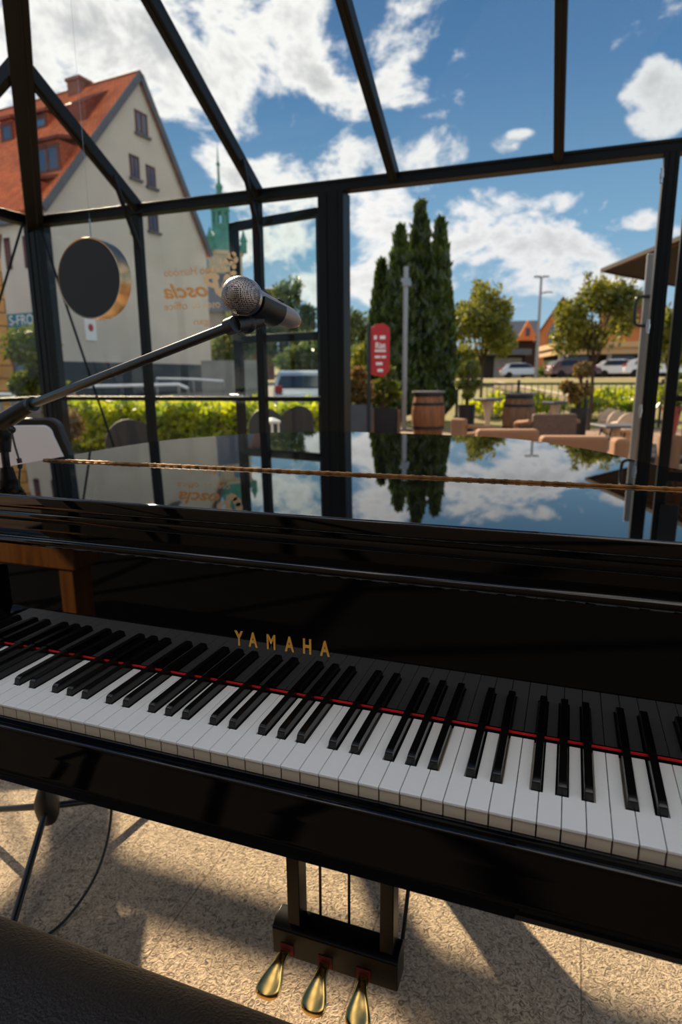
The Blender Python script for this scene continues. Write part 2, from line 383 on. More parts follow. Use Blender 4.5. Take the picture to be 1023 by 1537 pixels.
# keys
P = .0235
def bc(i):               # black key centre relative to boundary i (i = white index to the left + 1), names by note
    return {'C': -.0024, 'D': .0022, 'F': -.0030, 'G': 0, 'A': .0028}
NOTES = 'ABCDEFG'
names = [NOTES[i % 7] for i in range(52)]
off = bc(0)
KL = .1495
wk = {}
g = .00042
def white_mesh(left_notch, right_notch):   # notch = amount eaten from the side, or 0
    w = P/2-g
    y0, y1, y2 = 0, .0495, KL
    l = -w + left_notch; r = w - right_notch
    poly = [(-w, y0), (w, y0), (w, y1)]
    if right_notch: poly += [(r, y1)]
    poly += [(r, y2), (l, y2)]
    if left_notch: poly += [(l, y1)]
    poly += [(-w, y1)]
    return poly
wproto = {}
for i in range(52):
    n = names[i]
    ln = rn = 0
    HB = .00685
    if n in 'DEGAB' and i > 0:            # black to the left (C#, D#, F#, G#, A#)
        ln = HB + off[{'D': 'C', 'E': 'D', 'G': 'F', 'A': 'G', 'B': 'A'}[n]] - g
    if n in 'CDFGA' and i < 51: rn = HB - off[n] - g
    if i == 0: ln = 0
    key = (round(ln, 5), round(rn, 5))
    X = (i-26+.5)*P
    if key not in wproto:
        mb = MB(); mb.prism(white_mesh(ln, rn), KZ-.0035, KZ)
        mb.cur = 1; w = P/2-g-.0004; mb.box((-w, .0016, KZ-.024), (w, KL if not (ln or rn) else .049, KZ-.0034))
        mb.box((-.004, .049, KZ-.022), (.004, KL, KZ-.0034)) if (ln or rn) else None
        o = mb.build('white_key', [M['ivory'], M['keyside']], piano, bevel=.0006, bseg=2)
        wproto[key] = o
    else:
        o = wproto[key].copy(); COL.objects.link(o); o.parent = piano
    o.location = (X, 0, 0)
bproto = None
for i in range(51):
    n = names[i]
    if n not in 'CDFGA': continue
    if bproto is None:
        vv = []
        for y, zt, hw in ((.0505, -.002, .00555), (.0525, .0085, .0047), (.0555, .0105, .00455), (.060, .0112, .0045), (.1502, .0122, .0045)):
            hb2 = .0057
            vv.append([(-hb2, y, KZ-.012), (hb2, y, KZ-.012), (hw, y, KZ+zt), (-hw, y, KZ+zt)])
        mb = MB(); mb.v = [p for r in vv for p in r]
        for a in range(4):
            for k in range(4): mb.f.append((a*4+k, a*4+(k+1) % 4, a*4+4+(k+1) % 4, a*4+4+k))
        mb.f += [(3, 2, 1, 0), (16, 17, 18, 19)]; mb.mi = [0]*len(mb.f)
        o = bproto = mb.build('black_key', M['ebony'], piano, bevel=.0011, bseg=3)
    else:
        o = bproto.copy(); COL.objects.link(o); o.parent = piano
    o.location = ((i-26+1)*P + off[n], 0, 0)
# legs
for (x, y) in ((-.66, .095), (.66, .095), (-.20, 1.10)):
    lt_ = .68 if y > .5 else .60
    lg = MB(); lg.prism([(x-.055, y-.055), (x+.055, y-.055), (x+.055, y+.055), (x-.055, y+.055)], .56, lt_)
    vv = []
    for z, h in ((.57, .05), (.10, .036)):
        vv += [(x-h, y-h, z), (x+h, y-h, z), (x+h, y+h, z), (x-h, y+h, z)]
    lg.add(vv, [(3, 2, 1, 0), (4, 5, 6, 7)] + [(k, (k+1) % 4, 4+(k+1) % 4, 4+k) for k in range(4)])
    o = lg.build('leg', M['lacquer'], piano)
    MB().tube([(x, y, .10), (x, y, .05)], .016).tube([(x-.012, y, .025), (x+.012, y, .025)], .025, 16).build('caster', M['brass'], o, smooth=40)
# pedal lyre
lyre = MB()
bx0, bx1, by0, by1, bz0, bz1 = -.108, .136, .302, .352, .098, .168
BM = Matrix.Identity(4)
lyre = MB().prism([(by0+.002, bz0), (by1, bz0), (by1, bz1-.004), (by1-.006, bz1), (by0+.016, bz1), (by0, bz1-.012)], bx0, bx1, 'x').build('pedal_box', M['lacquer_soft'], piano, bevel=.0025)
for px in (441, 578):
    p = pl(px, 1383+(px-427)*.348, 2, bz1-.001); x = p.x
    MB().box((x-.0125, by0+.008, bz1-.001), (x+.0125, by0+.044, .6385)).build('lyre_pillar', M['lacquer_soft'], piano, bevel=.002)
for px, py in ((480, 1362), (523, 1376)):
    p = pl(px, py, 1, by1-.012)
    MB().tube([(p.x, by1-.010, bz1-.002), (p.x, by1-.004, .6395)], .0028, 8).build('pedal_rod', M['black_metal'], piano, smooth=40)['label'] = 'thin dark pedal rod'
MB().tube([(.128, by1-.008, .10), (.134, .60, .6395)], .004, 8).build('lyre_brace', M['black_metal'], piano, smooth=40)
for px, py, tx, ty in ((432, 1430, 395, 1478), (489, 1445, 468, 1517), (546, 1465, 546, 1536)):
    a = pl(px, py, 1, by0+.004); x = a.x
    tip = pl(tx, ty, 2, .076)
    MB().box((x-.0135, by0-.0006, .104), (x+.0135, by0+.004, .128)).build('pedal_slot', M['dark_felt'], lyre)['label'] = 'dark red felt lined pedal slot'
    stations = [(0, .0105, .116), (.22, .0105, .115), (.45, .0130, .106), (.65, .0215, .093), (.82, .0255, .084), (.94, .0215, .078), (1.0, .008, .075)]
    st = Vector((x, by0+.004, 0)); en = Vector((x + (tip.x-x)*.55, tip.y, 0)); en.y = min(en.y, by0-.07)
    vv = []
    side = Vector((1, 0, 0))
    for t, hw, z in stations:
        c = st.lerp(en, t)
        for (sx, dz) in ((-1, -.006), (1, -.006), (1, 0), (.8, .0035), (0, .0045), (-.8, .0035), (-1, 0)):
            vv.append((c.x+sx*hw, c.y, z+dz))
    mb = MB(); ff = []
    for a2 in range(len(stations)-1):
        for k in range(7): ff.append((a2*7+k, a2*7+(k+1) % 7, a2*7+7+(k+1) % 7, a2*7+7+k))
    ff += [tuple(range(6, -1, -1)), tuple((len(stations)-1)*7+k for k in range(7))]
    mb.add(vv, ff)
    o = mb.build('pedal', M['brass'], lyre, smooth=70)
    md = o.modifiers.new('sub', 'SUBSURF'); md.levels = 2; md.render_levels = 2
    o['label'] = 'polished brass foot pedal'

# ================================================================== BENCH
bench = thing('piano_bench', 'dark brown leather topped piano bench tucked in front of the keyboard', 'bench', (-.12, -.272, 0))
mb = MB()
nx, ny = 40, 20; vv = []; ff = []
hx, hy = .45, .205
for j in range(ny+1):
    for i in range(nx+1):
        u = i/nx*2-1; v = j/ny*2-1
        eu = abs(u)**6; ev = abs(v)**6
        z = .482 - .018*eu - .020*ev + .004*math.sin(u*9+v*2)*(1-ev)*.35 + .007*(1-u*u)*(1-v*v)
        vv.append((u*hx, v*hy, z))
for j in range(ny):
    for i in range(nx):
        a = j*(nx+1)+i; ff.append((a, a+1, a+nx+2, a+nx+1))
base = len(vv)
ring = [i for i in range(nx+1)] + [j*(nx+1)+nx for j in range(1, ny+1)] + [ny*(nx+1)+i for i in range(nx-1, -1, -1)] + [j*(nx+1) for j in range(ny-1, 0, -1)]
for r in ring: vv.append((vv[r][0]*1.008, vv[r][1]*1.012, .447))
for r in ring: vv.append((vv[r][0], vv[r][1], .405))
n = len(ring)
for k in range(n):
    ff.append((ring[k], base+k, base+(k+1) % n, ring[(k+1) % n])); ff.append((base+k, base+n+k, base+n+(k+1) % n, base+(k+1) % n))
ff.append(tuple(base+n+k for k in range(n)))
mb.add(vv, ff); seat = mb.build('seat', M['leather'], bench, smooth=60)
sd = seat.modifiers.new('sub', 'SUBSURF'); sd.levels = 1; sd.render_levels = 2
MB().box((-.42, -.175, .345), (.42, .175, .404)).build('frame', M['lacquer_soft'], bench, bevel=.004)
for sx in (-1, 1):
    for s2 in (-1, 1):
        x, y = sx*.385, s2*.145
        vv = []
        for z, h in ((.345, .026), (0, .017)): vv += [(x-h, y-h, z), (x+h, y-h, z), (x+h, y+h, z), (x-h, y+h, z)]
        MB().add(vv, [(3, 2, 1, 0), (4, 5, 6, 7)] + [(k, (k+1) % 4, 4+(k+1) % 4, 4+k) for k in range(4)]).build('leg', M['lacquer_soft'], bench, bevel=.002)

# ================================================================== MICROPHONE STAND
SX, SY = -.822, .474
stand = thing('microphone_stand', 'black tripod boom microphone stand at the left end of the piano', 'microphone stand', (SX, SY, 0))
def L(p): return Vector(p) - Vector((SX, SY, 0))
CZ = 1.065
MB().tube([(0, 0, .09), (0, 0, .60)], .0115, 16).tube([(0, 0, .60), (0, 0, CZ-.03)], .0085, 16).build('pole', M['black_metal'], stand, smooth=40)
MB().lathe([(.011, .60-.02), (.017, .585), (.018, .63), (.014, .645), (.009, .65)], 18).build('height_clutch', M['black_plastic'], stand, smooth=50)
MB().lathe([(.006, .065), (.018, .068), (.026, .085), (.030, .11), (.029, .13), (.022, .152), (.016, .165), (.013, .185), (.012, .19)], 24).build('hub', M['black_plastic'], stand, smooth=50)
for a in (-62, 178, 58):
    d = Vector((math.cos(math.radians(a)), math.sin(math.radians(a)), 0))
    o = MB().tube([d*.012+Vector((0, 0, .108)), d*.305+Vector((0, 0, .012))], .0082, 12).build('leg', M['black_metal'], stand, smooth=40)
    MB().tube([d*.297+Vector((0, 0, .0155)), d*.33+Vector((0, 0, .0105))], .0105, 12).build('rubber_foot', M['rubber'], o, smooth=40)
clutch = Vector((0, 0, CZ))
tip = L(at(345, 490, .90)); ba = L(at(48, 607, 1.335)); bz = (ba - (tip-ba)*.14)
bd = (tip-ba).normalized()
cl = ba - bd*.04
o = MB().ball((0, 0, CZ-.005), .030, 20, 12, (.75, .75, 1.25)).tube([(0, 0, CZ-.055), (0, 0, CZ-.01)], [.013, .02], 16).build('boom_clutch', M['black_plastic'], stand, smooth=60)
MB().tube([(0, -.018, CZ-.005), (.01, -.050, CZ+.002)], .0085, 12).tube([(.008, -.044, CZ), (.014, -.066, CZ+.004)], [.013, .013], 14).build('clutch_knob', M['black_plastic'], o, smooth=40)
MB().tube([clutch+Vector((.012, -.012, .01)), ba - bd*.012], [.020, .016], 14).tube([ba-bd*.02, ba+bd*.006], .0155, 16).build('boom_socket', M['black_plastic'], stand, smooth=40)
MB().tube([ba-bd*.02, ba+bd*.02, tip], [.0092, .0092, .0072], 16).build('boom_arm', M['black_metal'], stand, smooth=40)
# hanging cord below the clutch
cp = [L(at(18, 650, 1.35)), L(at(22, 668, 1.345)), L(at(28, 688, 1.34))]
MB().tube(catmull(cp, 4), .0022, 8).ball(L(at(18, 645, 1.35)), .008, 12, 8).tube([cp[-1], cp[-1]+Vector((.002, 0, -.01))], .005, 8).build('hanging_cord', M['black_plastic'], stand, smooth=40)
# clip and microphone
bc_ = at(360, 443, .885); be = at(443, 482, 1.065)
ax = (be-bc_).normalized()
def frame_from(zax, upv=(0, 0, 1)):
    z = zax.normalized(); x = Vector(upv).cross(z).normalized(); y = z.cross(x)
    return Matrix((x, y, z)).transposed().to_4x4()
MX = Matrix.Translation(bc_) @ frame_from(ax)
mic = thing('microphone', 'handheld wireless microphone with round silver grille held in the boom clip', 'microphone', bc_)
ML = frame_from(ax)
def rel(mb): return mb
LN = (be-bc_).length
gr = MB().lathe([(.002, -.0262), (.010, -.0247), (.017, -.0200), (.0222, -.0138), (.0252, -.0065), (.0262, .000), (.0256, .007), (.0235, .0120)], 48, ML)
mg = mat('mic_grille', (150, 142, 138), .35, .8)
nt = mg.node_tree; bs = nt.nodes['Principled BSDF']
tcn = nt.nodes.new('ShaderNodeTexCoord'); vo = nt.nodes.new('ShaderNodeTexVoronoi'); vo.inputs['Scale'].default_value = 400; vo.inputs['Randomness'].default_value = .25
rp = nt.nodes.new('ShaderNodeMapRange'); rp.inputs['From Min'].default_value = .28; rp.inputs['From Max'].default_value = .5
mxn = nt.nodes.new('ShaderNodeMix'); mxn.data_type = 'RGBA'; mxn.inputs['A'].default_value = rgba((16, 13, 13)); mxn.inputs['B'].default_value = rgba((176, 166, 160))
bpn = nt.nodes.new('ShaderNodeBump'); bpn.inputs['Strength'].default_value = .8; bpn.inputs['Distance'].default_value = .001
nt.links.new(tcn.outputs['Object'], vo.inputs['Vector']); nt.links.new(vo.outputs['Distance'], rp.inputs['Value'])
nt.links.new(rp.outputs['Result'], mxn.inputs['Factor']); nt.links.new(mxn.outputs['Result'], bs.inputs['Base Color'])
nt.links.new(vo.outputs['Distance'], bpn.inputs['Height']); nt.links.new(bpn.outputs[0], bs.inputs['Normal'])
gr.build('grille', mg, mic, smooth=70)['label'] = 'silver mesh grille'
MB().lathe([(.0236, .0115), (.0262, .0120), (.0266, .0150), (.0262, .0185), (.0235, .0190)], 48, ML).build('grille_ring', M['chrome'], mic, smooth=50)
MB().lathe([(.0200, .0185), (.0212, .0195), (.0212, .026), (.0200, .028)], 40, ML).build('neck_ring', M['black_plastic'], mic, smooth=50)
MB().lathe([(.0196, .0272), (.0198, .030), (.0190, .060), (.0178, .110), (.0168, LN-.030), (.0150, LN-.014), (.0120, LN-.004), (.009, LN)], 40, ML).build('body', M['mic_body'], mic, smooth=50)
MB().lathe([(.0122, LN-.005), (.0108, LN+.001), (.0085, LN+.002)], 24, ML).build('end_ring', M['brass'], mic, smooth=50)
MB().lathe([(.0085, LN+.0005), (.0085, LN+.007), (.0045, LN+.010), (.002, LN+.014)], 16, ML).build('end_cap', M['black_plastic'], mic, smooth=50)
mb = MB(); mb.ball((0, .0185, .072), .010, 16, 10, (.7, .42, 1.6)); mb.v = [tuple(ML @ Vector(p)) for p in mb.v]
mb.build('power_button', M['black_plastic'], mic, smooth=60)
mb = MB(); mb.box((-.010, .0160, .108), (.006, .0186, .128)); mb.v = [tuple(ML @ Vector(p)) for p in mb.v]
mb.build('display', M['black_plastic'], mic, bevel=.001)
# the clip belongs to the stand: an open cradle round the body, on a yoke at the end of the boom
cm = MB()
OFS = bc_ - Vector((SX, SY, 0))
RT_ = lambda a, r, z: OFS + (ML @ Vector((math.cos(a)*r, math.sin(a)*r, z)))
vv = []; ff = []; na = 14
for z in (.030, .105):
    for r in (.0196 if z < .05 else .0188, .0245):
        for k in range(na+1):
            t = math.radians(170 + 200*k/na); vv.append(RT_(t, r, z))
m_ = na+1
for k in range(na):
    ff += [(k, k+1, m_+k+1, m_+k), (2*m_+k+1, 2*m_+k, 3*m_+k, 3*m_+k+1), (k+1, k, 2*m_+k, 2*m_+k+1), (m_+k, m_+k+1, 3*m_+k+1, 3*m_+k)]
ff += [(0, m_, 3*m_, 2*m_), (na, 2*m_+na, 3*m_+na, m_+na)]
cm.add(vv, ff)
clipo = cm.build('microphone_clip', M['black_plastic'], stand, smooth=40)
yk = RT_(math.radians(270), .024, .060)
MB().tube([tip - bd*.004, tip + bd*.014], [.012, .012], 14).tube([tip+bd*.008, tip.lerp(yk, .6), yk], [.012, .013, .011], 12).ball(tip.lerp(yk, .55), .0155, 14, 10).build('clip_joint', M['black_plastic'], clipo, smooth=50)
# cable on the floor
cab = [(-.70, .10, .004), (-.655, .20, .004), (-.618, .27, .0045), (-.612, .335, .012), (-.612, .40, .04), (-.625, .46, .085), (-.64, .50, .15), (-.655, .53, .26), (-.66, .56, .42), (-.66, .60, .56)]
cb = MB().tube(catmull(cab, 6), .0032, 10).build('floor_cable', M['black_plastic'], smooth=60)
tag(cb, 'thin black cable rising off the sunlit floor under the piano keyboard', 'cable')
# small wooden table behind the photographer (seen mirrored in the fallboard)
wt = thing('wooden_console', 'narrow warm wooden console mirrored in the left of the fallboard', 'table', (-1.95, -.96, 0), 0)
MB().box((-.62, -.07, .465), (.60, .07, .56)).build('table_top', M['wood'], wt, bevel=.006)
for x in (-.565, .535):
    MB().box((x-.034, -.05, 0), (x+.034, .05, .465)).build('leg', M['wood'], wt, bevel=.004)

# ================================================================== PAVILION
YB = 3.23; XL = -3.38; ZR = 2.287
SG = M['steel_green']
# floor with chopped-straw texture
fm = mat('straw_board_floor', (176, 150, 122), .85)
nt = fm.node_tree; b = nt.nodes['Principled BSDF']; Lk = nt.links
tc = nt.nodes.new('ShaderNodeTexCoord')
n1 = nt.nodes.new('ShaderNodeTexNoise'); n1.inputs['Scale'].default_value = 78; n1.inputs['Detail'].default_value = 3; n1.inputs['Distortion'].default_value = 2.2
n2 = nt.nodes.new('ShaderNodeTexNoise'); n2.inputs['Scale'].default_value = 4; n2.inputs['Detail'].default_value = 3
r1 = nt.nodes.new('ShaderNodeValToRGB'); e = r1.color_ramp.elements
e[0].position = .30; e[0].color = rgba((104, 88, 72)); e[1].position = .62; e[1].color = rgba((206, 182, 152)); e.new(.46).color = rgba((170, 148, 122))
sp = nt.nodes.new('ShaderNodeSeparateXYZ')
br = nt.nodes.new('ShaderNodeTexBrick'); br.inputs['Scale'].default_value = 1; br.inputs['Brick Width'].default_value = 1.22; br.inputs['Row Height'].default_value = .42
br.inputs['Mortar Size'].default_value = .002; br.offset = .5
br.inputs['Color1'].default_value = (1, 1, 1, 1); br.inputs['Color2'].default_value = (.92, .92, .92, 1); br.inputs['Mortar'].default_value = (.55, .5, .45, 1)
mp = nt.nodes.new('ShaderNodeMapping'); mp.inputs['Rotation'].default_value = (0, 0, PI/2); mp.inputs['Location'].default_value = (.05, .39, 0)
mu = nt.nodes.new('ShaderNodeMix'); mu.data_type = 'RGBA'; mu.blend_type = 'MULTIPLY'; mu.inputs['Factor'].default_value = 1
bp = nt.nodes.new('ShaderNodeBump'); bp.inputs['Strength'].default_value = .9; bp.inputs['Distance'].default_value = .006
Lk.new(tc.outputs['Object'], n1.inputs['Vector']); Lk.new(tc.outputs['Object'], mp.inputs['Vector']); Lk.new(mp.outputs[0], br.inputs['Vector'])
Lk.new(n1.outputs['Fac'], r1.inputs['Fac']); Lk.new(r1.outputs['Color'], mu.inputs['A']); Lk.new(br.outputs['Color'], mu.inputs['B'])
Lk.new(mu.outputs['Result'], b.inputs['Base Color']); Lk.new(n1.outputs['Fac'], bp.inputs['Height']); Lk.new(bp.outputs[0], b.inputs['Normal'])
fl = MB().box((XL-.1, -.64, -.05), (3.2, YB+.1, 0)).build('floor', fm); fl['kind'] = 'structure'
fl2 = MB().box((XL-.1, -3.0, -.05), (3.2, -.641, 0)).build('floor', mat('dark_boards', (34, 28, 24), .8, noise=.4, nscale=5)); fl2['kind'] = 'structure'  # unseen floor behind the camera, made dark to keep the lacquer's reflections black

wb = struct('wall_back')
XR0, XR1 = .722, .792
XC0, XC1 = -1.152, -.988
mull = (-2.487, -1.580)
def profile_post(x0, x1, y0, y1, z0, z1, name, parent):
    mb = MB(); mb.box((x0, y0, z0), (x1, y1, z1))
    w = (x1-x0)
    mb.box((x0+w*.30, y0-.008, z0), (x0+w*.36, y0+.001, z1)).box((x0+w*.72, y0-.006, z0), (x0+w*.78, y0+.001, z1))
    return mb.build(name, SG, parent, bevel=.004)
profile_post(-3.452, -3.322, YB-.02, YB+.11, 0, ZR+.02, 'corner_post', wb)
profile_post(XC0, XC1, YB-.03, YB+.10, 0, ZR-.03, 'post', wb)
profile_post(XR0, XR1, YB-.03, YB+.06, 0, ZR-.03, 'post', wb)
mb = MB(); mb.box((XL, YB-.03, ZR-.032), (4.2, YB+.06, ZR+.032)).box((XL, YB-.038, ZR+.012), (4.2, YB-.03, ZR+.026))
mb.build('rail', SG, wb, bevel=.004)
for x in mull:
    MB().box((x-.026, YB-.015, 0), (x+.026, YB+.045, ZR-.03)).build('mullion', SG, wb, bevel=.004)
MB().box((-3.34, YB-.012, 1.020), (XC0, YB+.03, 1.050)).build('glazing_bar', SG, wb, bevel=.003)
MB().box((-3.34, YB-.02, 0), (XC0, YB+.05, .09)).build('bottom_rail', SG, wb, bevel=.003)
px0 = -3.325
panes = []
for x in list(mull)+[XC0]:
    x1 = x-.026 if x != XC0 else x
    for z0, z1 in ((.09, 1.020), (1.05, ZR-.032)):
        panes.append(MB().box((px0, YB+.012, z0), (x1, YB+.018, z1)).build('glass_pane', M['glass'], wb))
    px0 = x1+.052
# lettering film on the pane, mirrored because it reads from outside
def film(body, x_left, x_right, z, size, m, shear=0, bold=0):
    pane = panes[3]
    mt0 = Matrix.Identity(4)
    t = text_mesh('window_lettering', body, size, m, pane, mt0, .0003, shear, 1.0, 'LEFT', bold)
    xs = [v.co.x for v in t.data.vertices]; w = max(xs)-min(xs); s = (x_right-x_left)/w
    mt = Matrix.Translation((x_right, YB+.010, z)) @ Matrix.Rotation(PI/2, 4, 'X') @ Matrix.Diagonal((-s, 1, 1, 1)) @ Matrix.Translation((-min(xs), 0, 0))
    t.data.transform(mt); t.data.flip_normals(); t['label'] = 'gold mirrored lettering on the glass'
    return t
# decals
lz = lambda px, py: pl(px, py, 1, YB+.010)
film('ono Humòdo', lz(246, 410).x, lz(322, 410).x, lz(280, 413).z, .072, M['gold_film'])
film('oscla', lz(246, 445).x, lz(312, 445).x, lz(280, 446).z, .128, M['gold_film'], .35, .004)
film('B', lz(306, 440).x, lz(332, 440).x, lz(318, 446).z, .21, M['cream_film'], .2, .008)
film('osen ba', lz(288, 460).x, lz(330, 460).x, lz(300, 463).z, .072, M['cream_film'])
film('office', lz(246, 460).x, lz(281, 460).x, lz(262, 465).z, .072, M['gold_film'])
film('gan', lz(291, 486).x, lz(314, 486).x, lz(300, 487).z, .06, M['gold_film'])
mb = MB()
def disc(px, py, rpx, sx=1):
    c = lz(px, py); r = rpx*3.95/937
    mb.prism([(c.x+math.cos(2*PI*k/14)*r*sx, c.z+math.sin(2*PI*k/14)*r) for k in range(14)], YB+.0096, YB+.0104, 'y')
for d in ((341, 420, 9, .8), (339, 430, 9, .9), (334, 438, 7), (345, 386, 6), (350, 383, 5), (353, 390, 5), (347, 394, 5), (340, 392, 5), (335, 398, 4), (351, 400, 4), (350, 410, 4, 1.4), (338, 405, 3), (331, 392, 4, .6), (319, 404, 5, .5), (316, 413, 4, .7), (324, 416, 5, 1.2), (327, 405, 3)): disc(*d)
o = mb.build('window_ornament', M['cream_film'], panes[3]); o['label'] = 'cream leafy ornament on the glass'
# thin tension rods
MB().tube([(-3.29, YB-.03, 2.25), (-2.795, YB-.03, .66), (-2.60, YB-.03, .05)], .009, 10).build('tension_rod', SG, wb, smooth=40)
# left wall
wl = struct('wall_left')
MB().box((XL-.06, -3.0, ZR-.032), (XL+.02, YB, ZR+.032)).build('rail', SG, wl, bevel=.004)
MB().box((XL-.045, -3.0, 1.020), (XL+.0, YB-.02, 1.050)).build('glazing_bar', SG, wl, bevel=.003)
MB().box((XL-.05, -3.0, 0), (XL+.01, YB-.02, .09)).build('bottom_rail', SG, wl, bevel=.003)
for y in (2.32, 1.42, .52, -.38, -1.28, -2.18):
    MB().box((XL-.045, y-.026, 0), (XL+.015, y+.026, ZR-.03)).build('mullion', SG, wl, bevel=.004)
MB().tube([(XL+.04, 3.10, 2.25), (XL+.04, 2.78, 1.61), (XL+.04, 2.05, .12)], .009, 10).build('tension_rod', SG, wl, smooth=40)
ys = [YB-.03, 2.346, 1.446, .546, -.354, -1.254, -2.154]
for i in range(6):
    y1 = ys[i]; y0 = ys[i+1]-.0+.0
    for z0, z1 in ((.09, 1.02), (1.05, ZR-.032)):
        MB().box((XL-.018, y0, z0), (XL-.012, y1-(.052 if i else 0), z1)).build('glass_pane', M['glass'], wl)
# roof
ce = struct('ceiling')
SL = .552                                         # rise per metre
def rp(x, back): return Vector((x, YB-back, ZR+.01+SL*back))
def rl(y, back): return Vector((XL+back, y, ZR+.01+SL*back))
RUN = 2.9
hip1 = Vector((XL+RUN, YB-RUN, ZR+SL*RUN))
h0 = Vector((XL-.01, YB+.03, ZR-.02))
mb = MB().beam(h0, hip1, .115, .12)
dn = (hip1-h0).normalized(); sd_ = Vector((.7, .7, 0))
mb.beam(h0+sd_*.02-Vector((0, 0, .064)), hip1+sd_*.02-Vector((0, 0, .064)), .012, .012)
mb.build('hip_rafter', SG, ce, bevel=.005)
for x in (-2.462, -1.560, -.682, .216, 1.11, 2.0):
    back = min(x-XL, RUN)
    o = MB().beam(rp(x, 0), rp(x, back), .052, .075).build('rafter', SG, ce, bevel=.004)
    MB().beam(rp(x, .005)-Vector((0, 0, .042)), rp(x, back-.01)-Vector((0, 0, .042)), .018, .012).build('glazing_strip', SG, o, bevel=.002)
for y in (2.32, 1.42, .52):
    MB().beam(rl(y, 0), rl(y, min(YB-y, RUN)), .052, .075).build('rafter', SG, ce, bevel=.004)
MB().beam((XL+RUN, YB-RUN, ZR+SL*RUN), (4.2, YB-RUN, ZR+SL*RUN), .08, .1).build('ridge', SG, ce, bevel=.004)
for x, yy in ((-2.462, 2.97), (-1.555, 2.985)):
    MB().beam((x+.02, yy, ZR+SL*(YB-yy)-.005), (x+.0, YB-.02, ZR-.245), .026, .026).build('corner_brace', SG, ce, bevel=.003)
xs = [XL, -2.462, -1.560, -.682, .216, 1.11, 2.0]
for i in range(6):
    x0, x1 = xs[i]+.02, xs[i+1]-.02
    b0, b1 = max(.02, min(x0-XL, RUN)), min(x1-XL, RUN)
    lo = .03
    q = [rp(x0, lo), rp(x1, lo), rp(x1, b1-.05), rp(x0, max(lo+.001, b0-.05))]
    q2 = [p+Vector((0, .0028, .005)) for p in q]
    MB().add(q+q2, [(0, 1, 2, 3), (7, 6, 5, 4), (0, 4, 5, 1), (1, 5, 6, 2), (2, 6, 7, 3), (3, 7, 4, 0)]).build('roof_pane', M['roof_glass'], ce)
# open door leaf outside the back wall, hinged on the thick post
d1 = struct('door_1')
ha = Vector((-1.165, YB+.13, 0)); da = pl(352, 500, 1, 3.52); db = Vector((da.x, 3.52, 0)); dv = (db-ha); W = dv.length; dv.normalize()
def dpt(t, z): return ha + dv*t + Vector((0, 0, z))
mb = MB()
for t in (.03, W-.03): mb.beam(dpt(t, .04), dpt(t, 2.215), .06, .045, dv.cross(Vector((0, 0, 1))))
for z, h in ((2.19, .055), (1.44, .055), (.07, .09)): mb.beam(dpt(.055, z), dpt(W-.055, z), .045, h)
mb.build('door_frame', SG, d1, bevel=.004)
for z0, z1 in ((.115, 1.4125), (1.4675, 2.1625)):
    nrm = dv.cross(Vector((0, 0, 1)))*.003
    q = [dpt(.06, z0), dpt(W-.06, z0), dpt(W-.06, z1), dpt(.06, z1)]
    MB().add([p-nrm for p in q]+[p+nrm for p in q], [(0, 1, 2, 3), (7, 6, 5, 4), (0, 4, 5, 1), (1, 5, 6, 2), (2, 6, 7, 3), (3, 7, 4, 0)]).build('glass_pane', M['glass'], d1)
hp = dpt(W-.03, 1.05)
MB().tube([hp+Vector((-.05, -.06, 0)), hp+Vector((-.05, -.065, 0))+dv*(-.12)], .011, 12).tube([hp+Vector((0, -.02, 0)), hp+Vector((-.05, -.06, 0))], .010, 10).build('door_handle', M['chrome'], d1, smooth=40)
# fixed door on the right of the doorway
d2 = struct('door_2')
x0 = .835
mb = MB().box((x0, YB+.005, .03), (x0+.055, YB+.05, 2.20)).box((1.70, YB+.005, .03), (1.755, YB+.05, 2.20))
for z, h in ((2.17, .055), (1.45, .055), (1.045, .03), (.08, .1)): mb.box((x0+.055, YB+.007, z-h/2), (1.70, YB+.048, z+h/2))
mb.build('door_frame', SG, d2, bevel=.004)
for z0, z1 in ((.13, 1.03), (1.06, 1.4225), (1.4775, 2.1425)):
    MB().box((x0+.055, YB+.024, z0), (1.70, YB+.030, z1)).build('glass_pane', M['glass'], d2)
MB().box((.862, YB-.012, 1.60), (.96, YB+.004, 2.06)).build('lock_box', M['black_metal'], d2, bevel=.004)
for z in (2.15, 1.42, .98, .62):
    MB().tube([(.716, YB-.034, z-.035), (.716, YB-.034, z+.035)], .009, 10).tube([(.716, YB-.036, z-.012), (.716, YB-.036, z+.012)], .012, 10).build('door_hinge', M['chrome'], d2, smooth=40)
# hanging disc
HC = at(142, 420, 2.5); HR = .153
hd = thing('hanging_disc', 'round matt black disc with a brass rim hanging on a thin wire', 'pendant', HC)
mt = Matrix.Rotation(PI/2, 4, 'X')
MB().lathe([(.001, .034), (HR-.006, .034), (HR-.006, -.031), (.001, -.031)], 72, mt, cap=False).build('disc', M['lamp_black'], hd, smooth=40)
MB().lathe([(HR-.0055, .0335), (HR-.001, .035), (HR, .032), (HR, -.031), (HR-.006, -.0315), (HR-.0055, .0335)], 72, mt, cap=False).build('rim', M['rim_metal'], hd, smooth=40)
top = ZR+.552*(YB-HC.y)-HC.z+.008
MB().tube([(0, 0, HR-.002), (0, 0, .218)], .0022, 8).ball((0, -.006, HR+.001), .007, 10, 8).tube([(0, 0, .216), (0, 0, .226)], .0035, 8).tube([(0, 0, .22), (0, 0, top)], .0004, 6).build('wire', M['chrome'], hd, smooth=40)
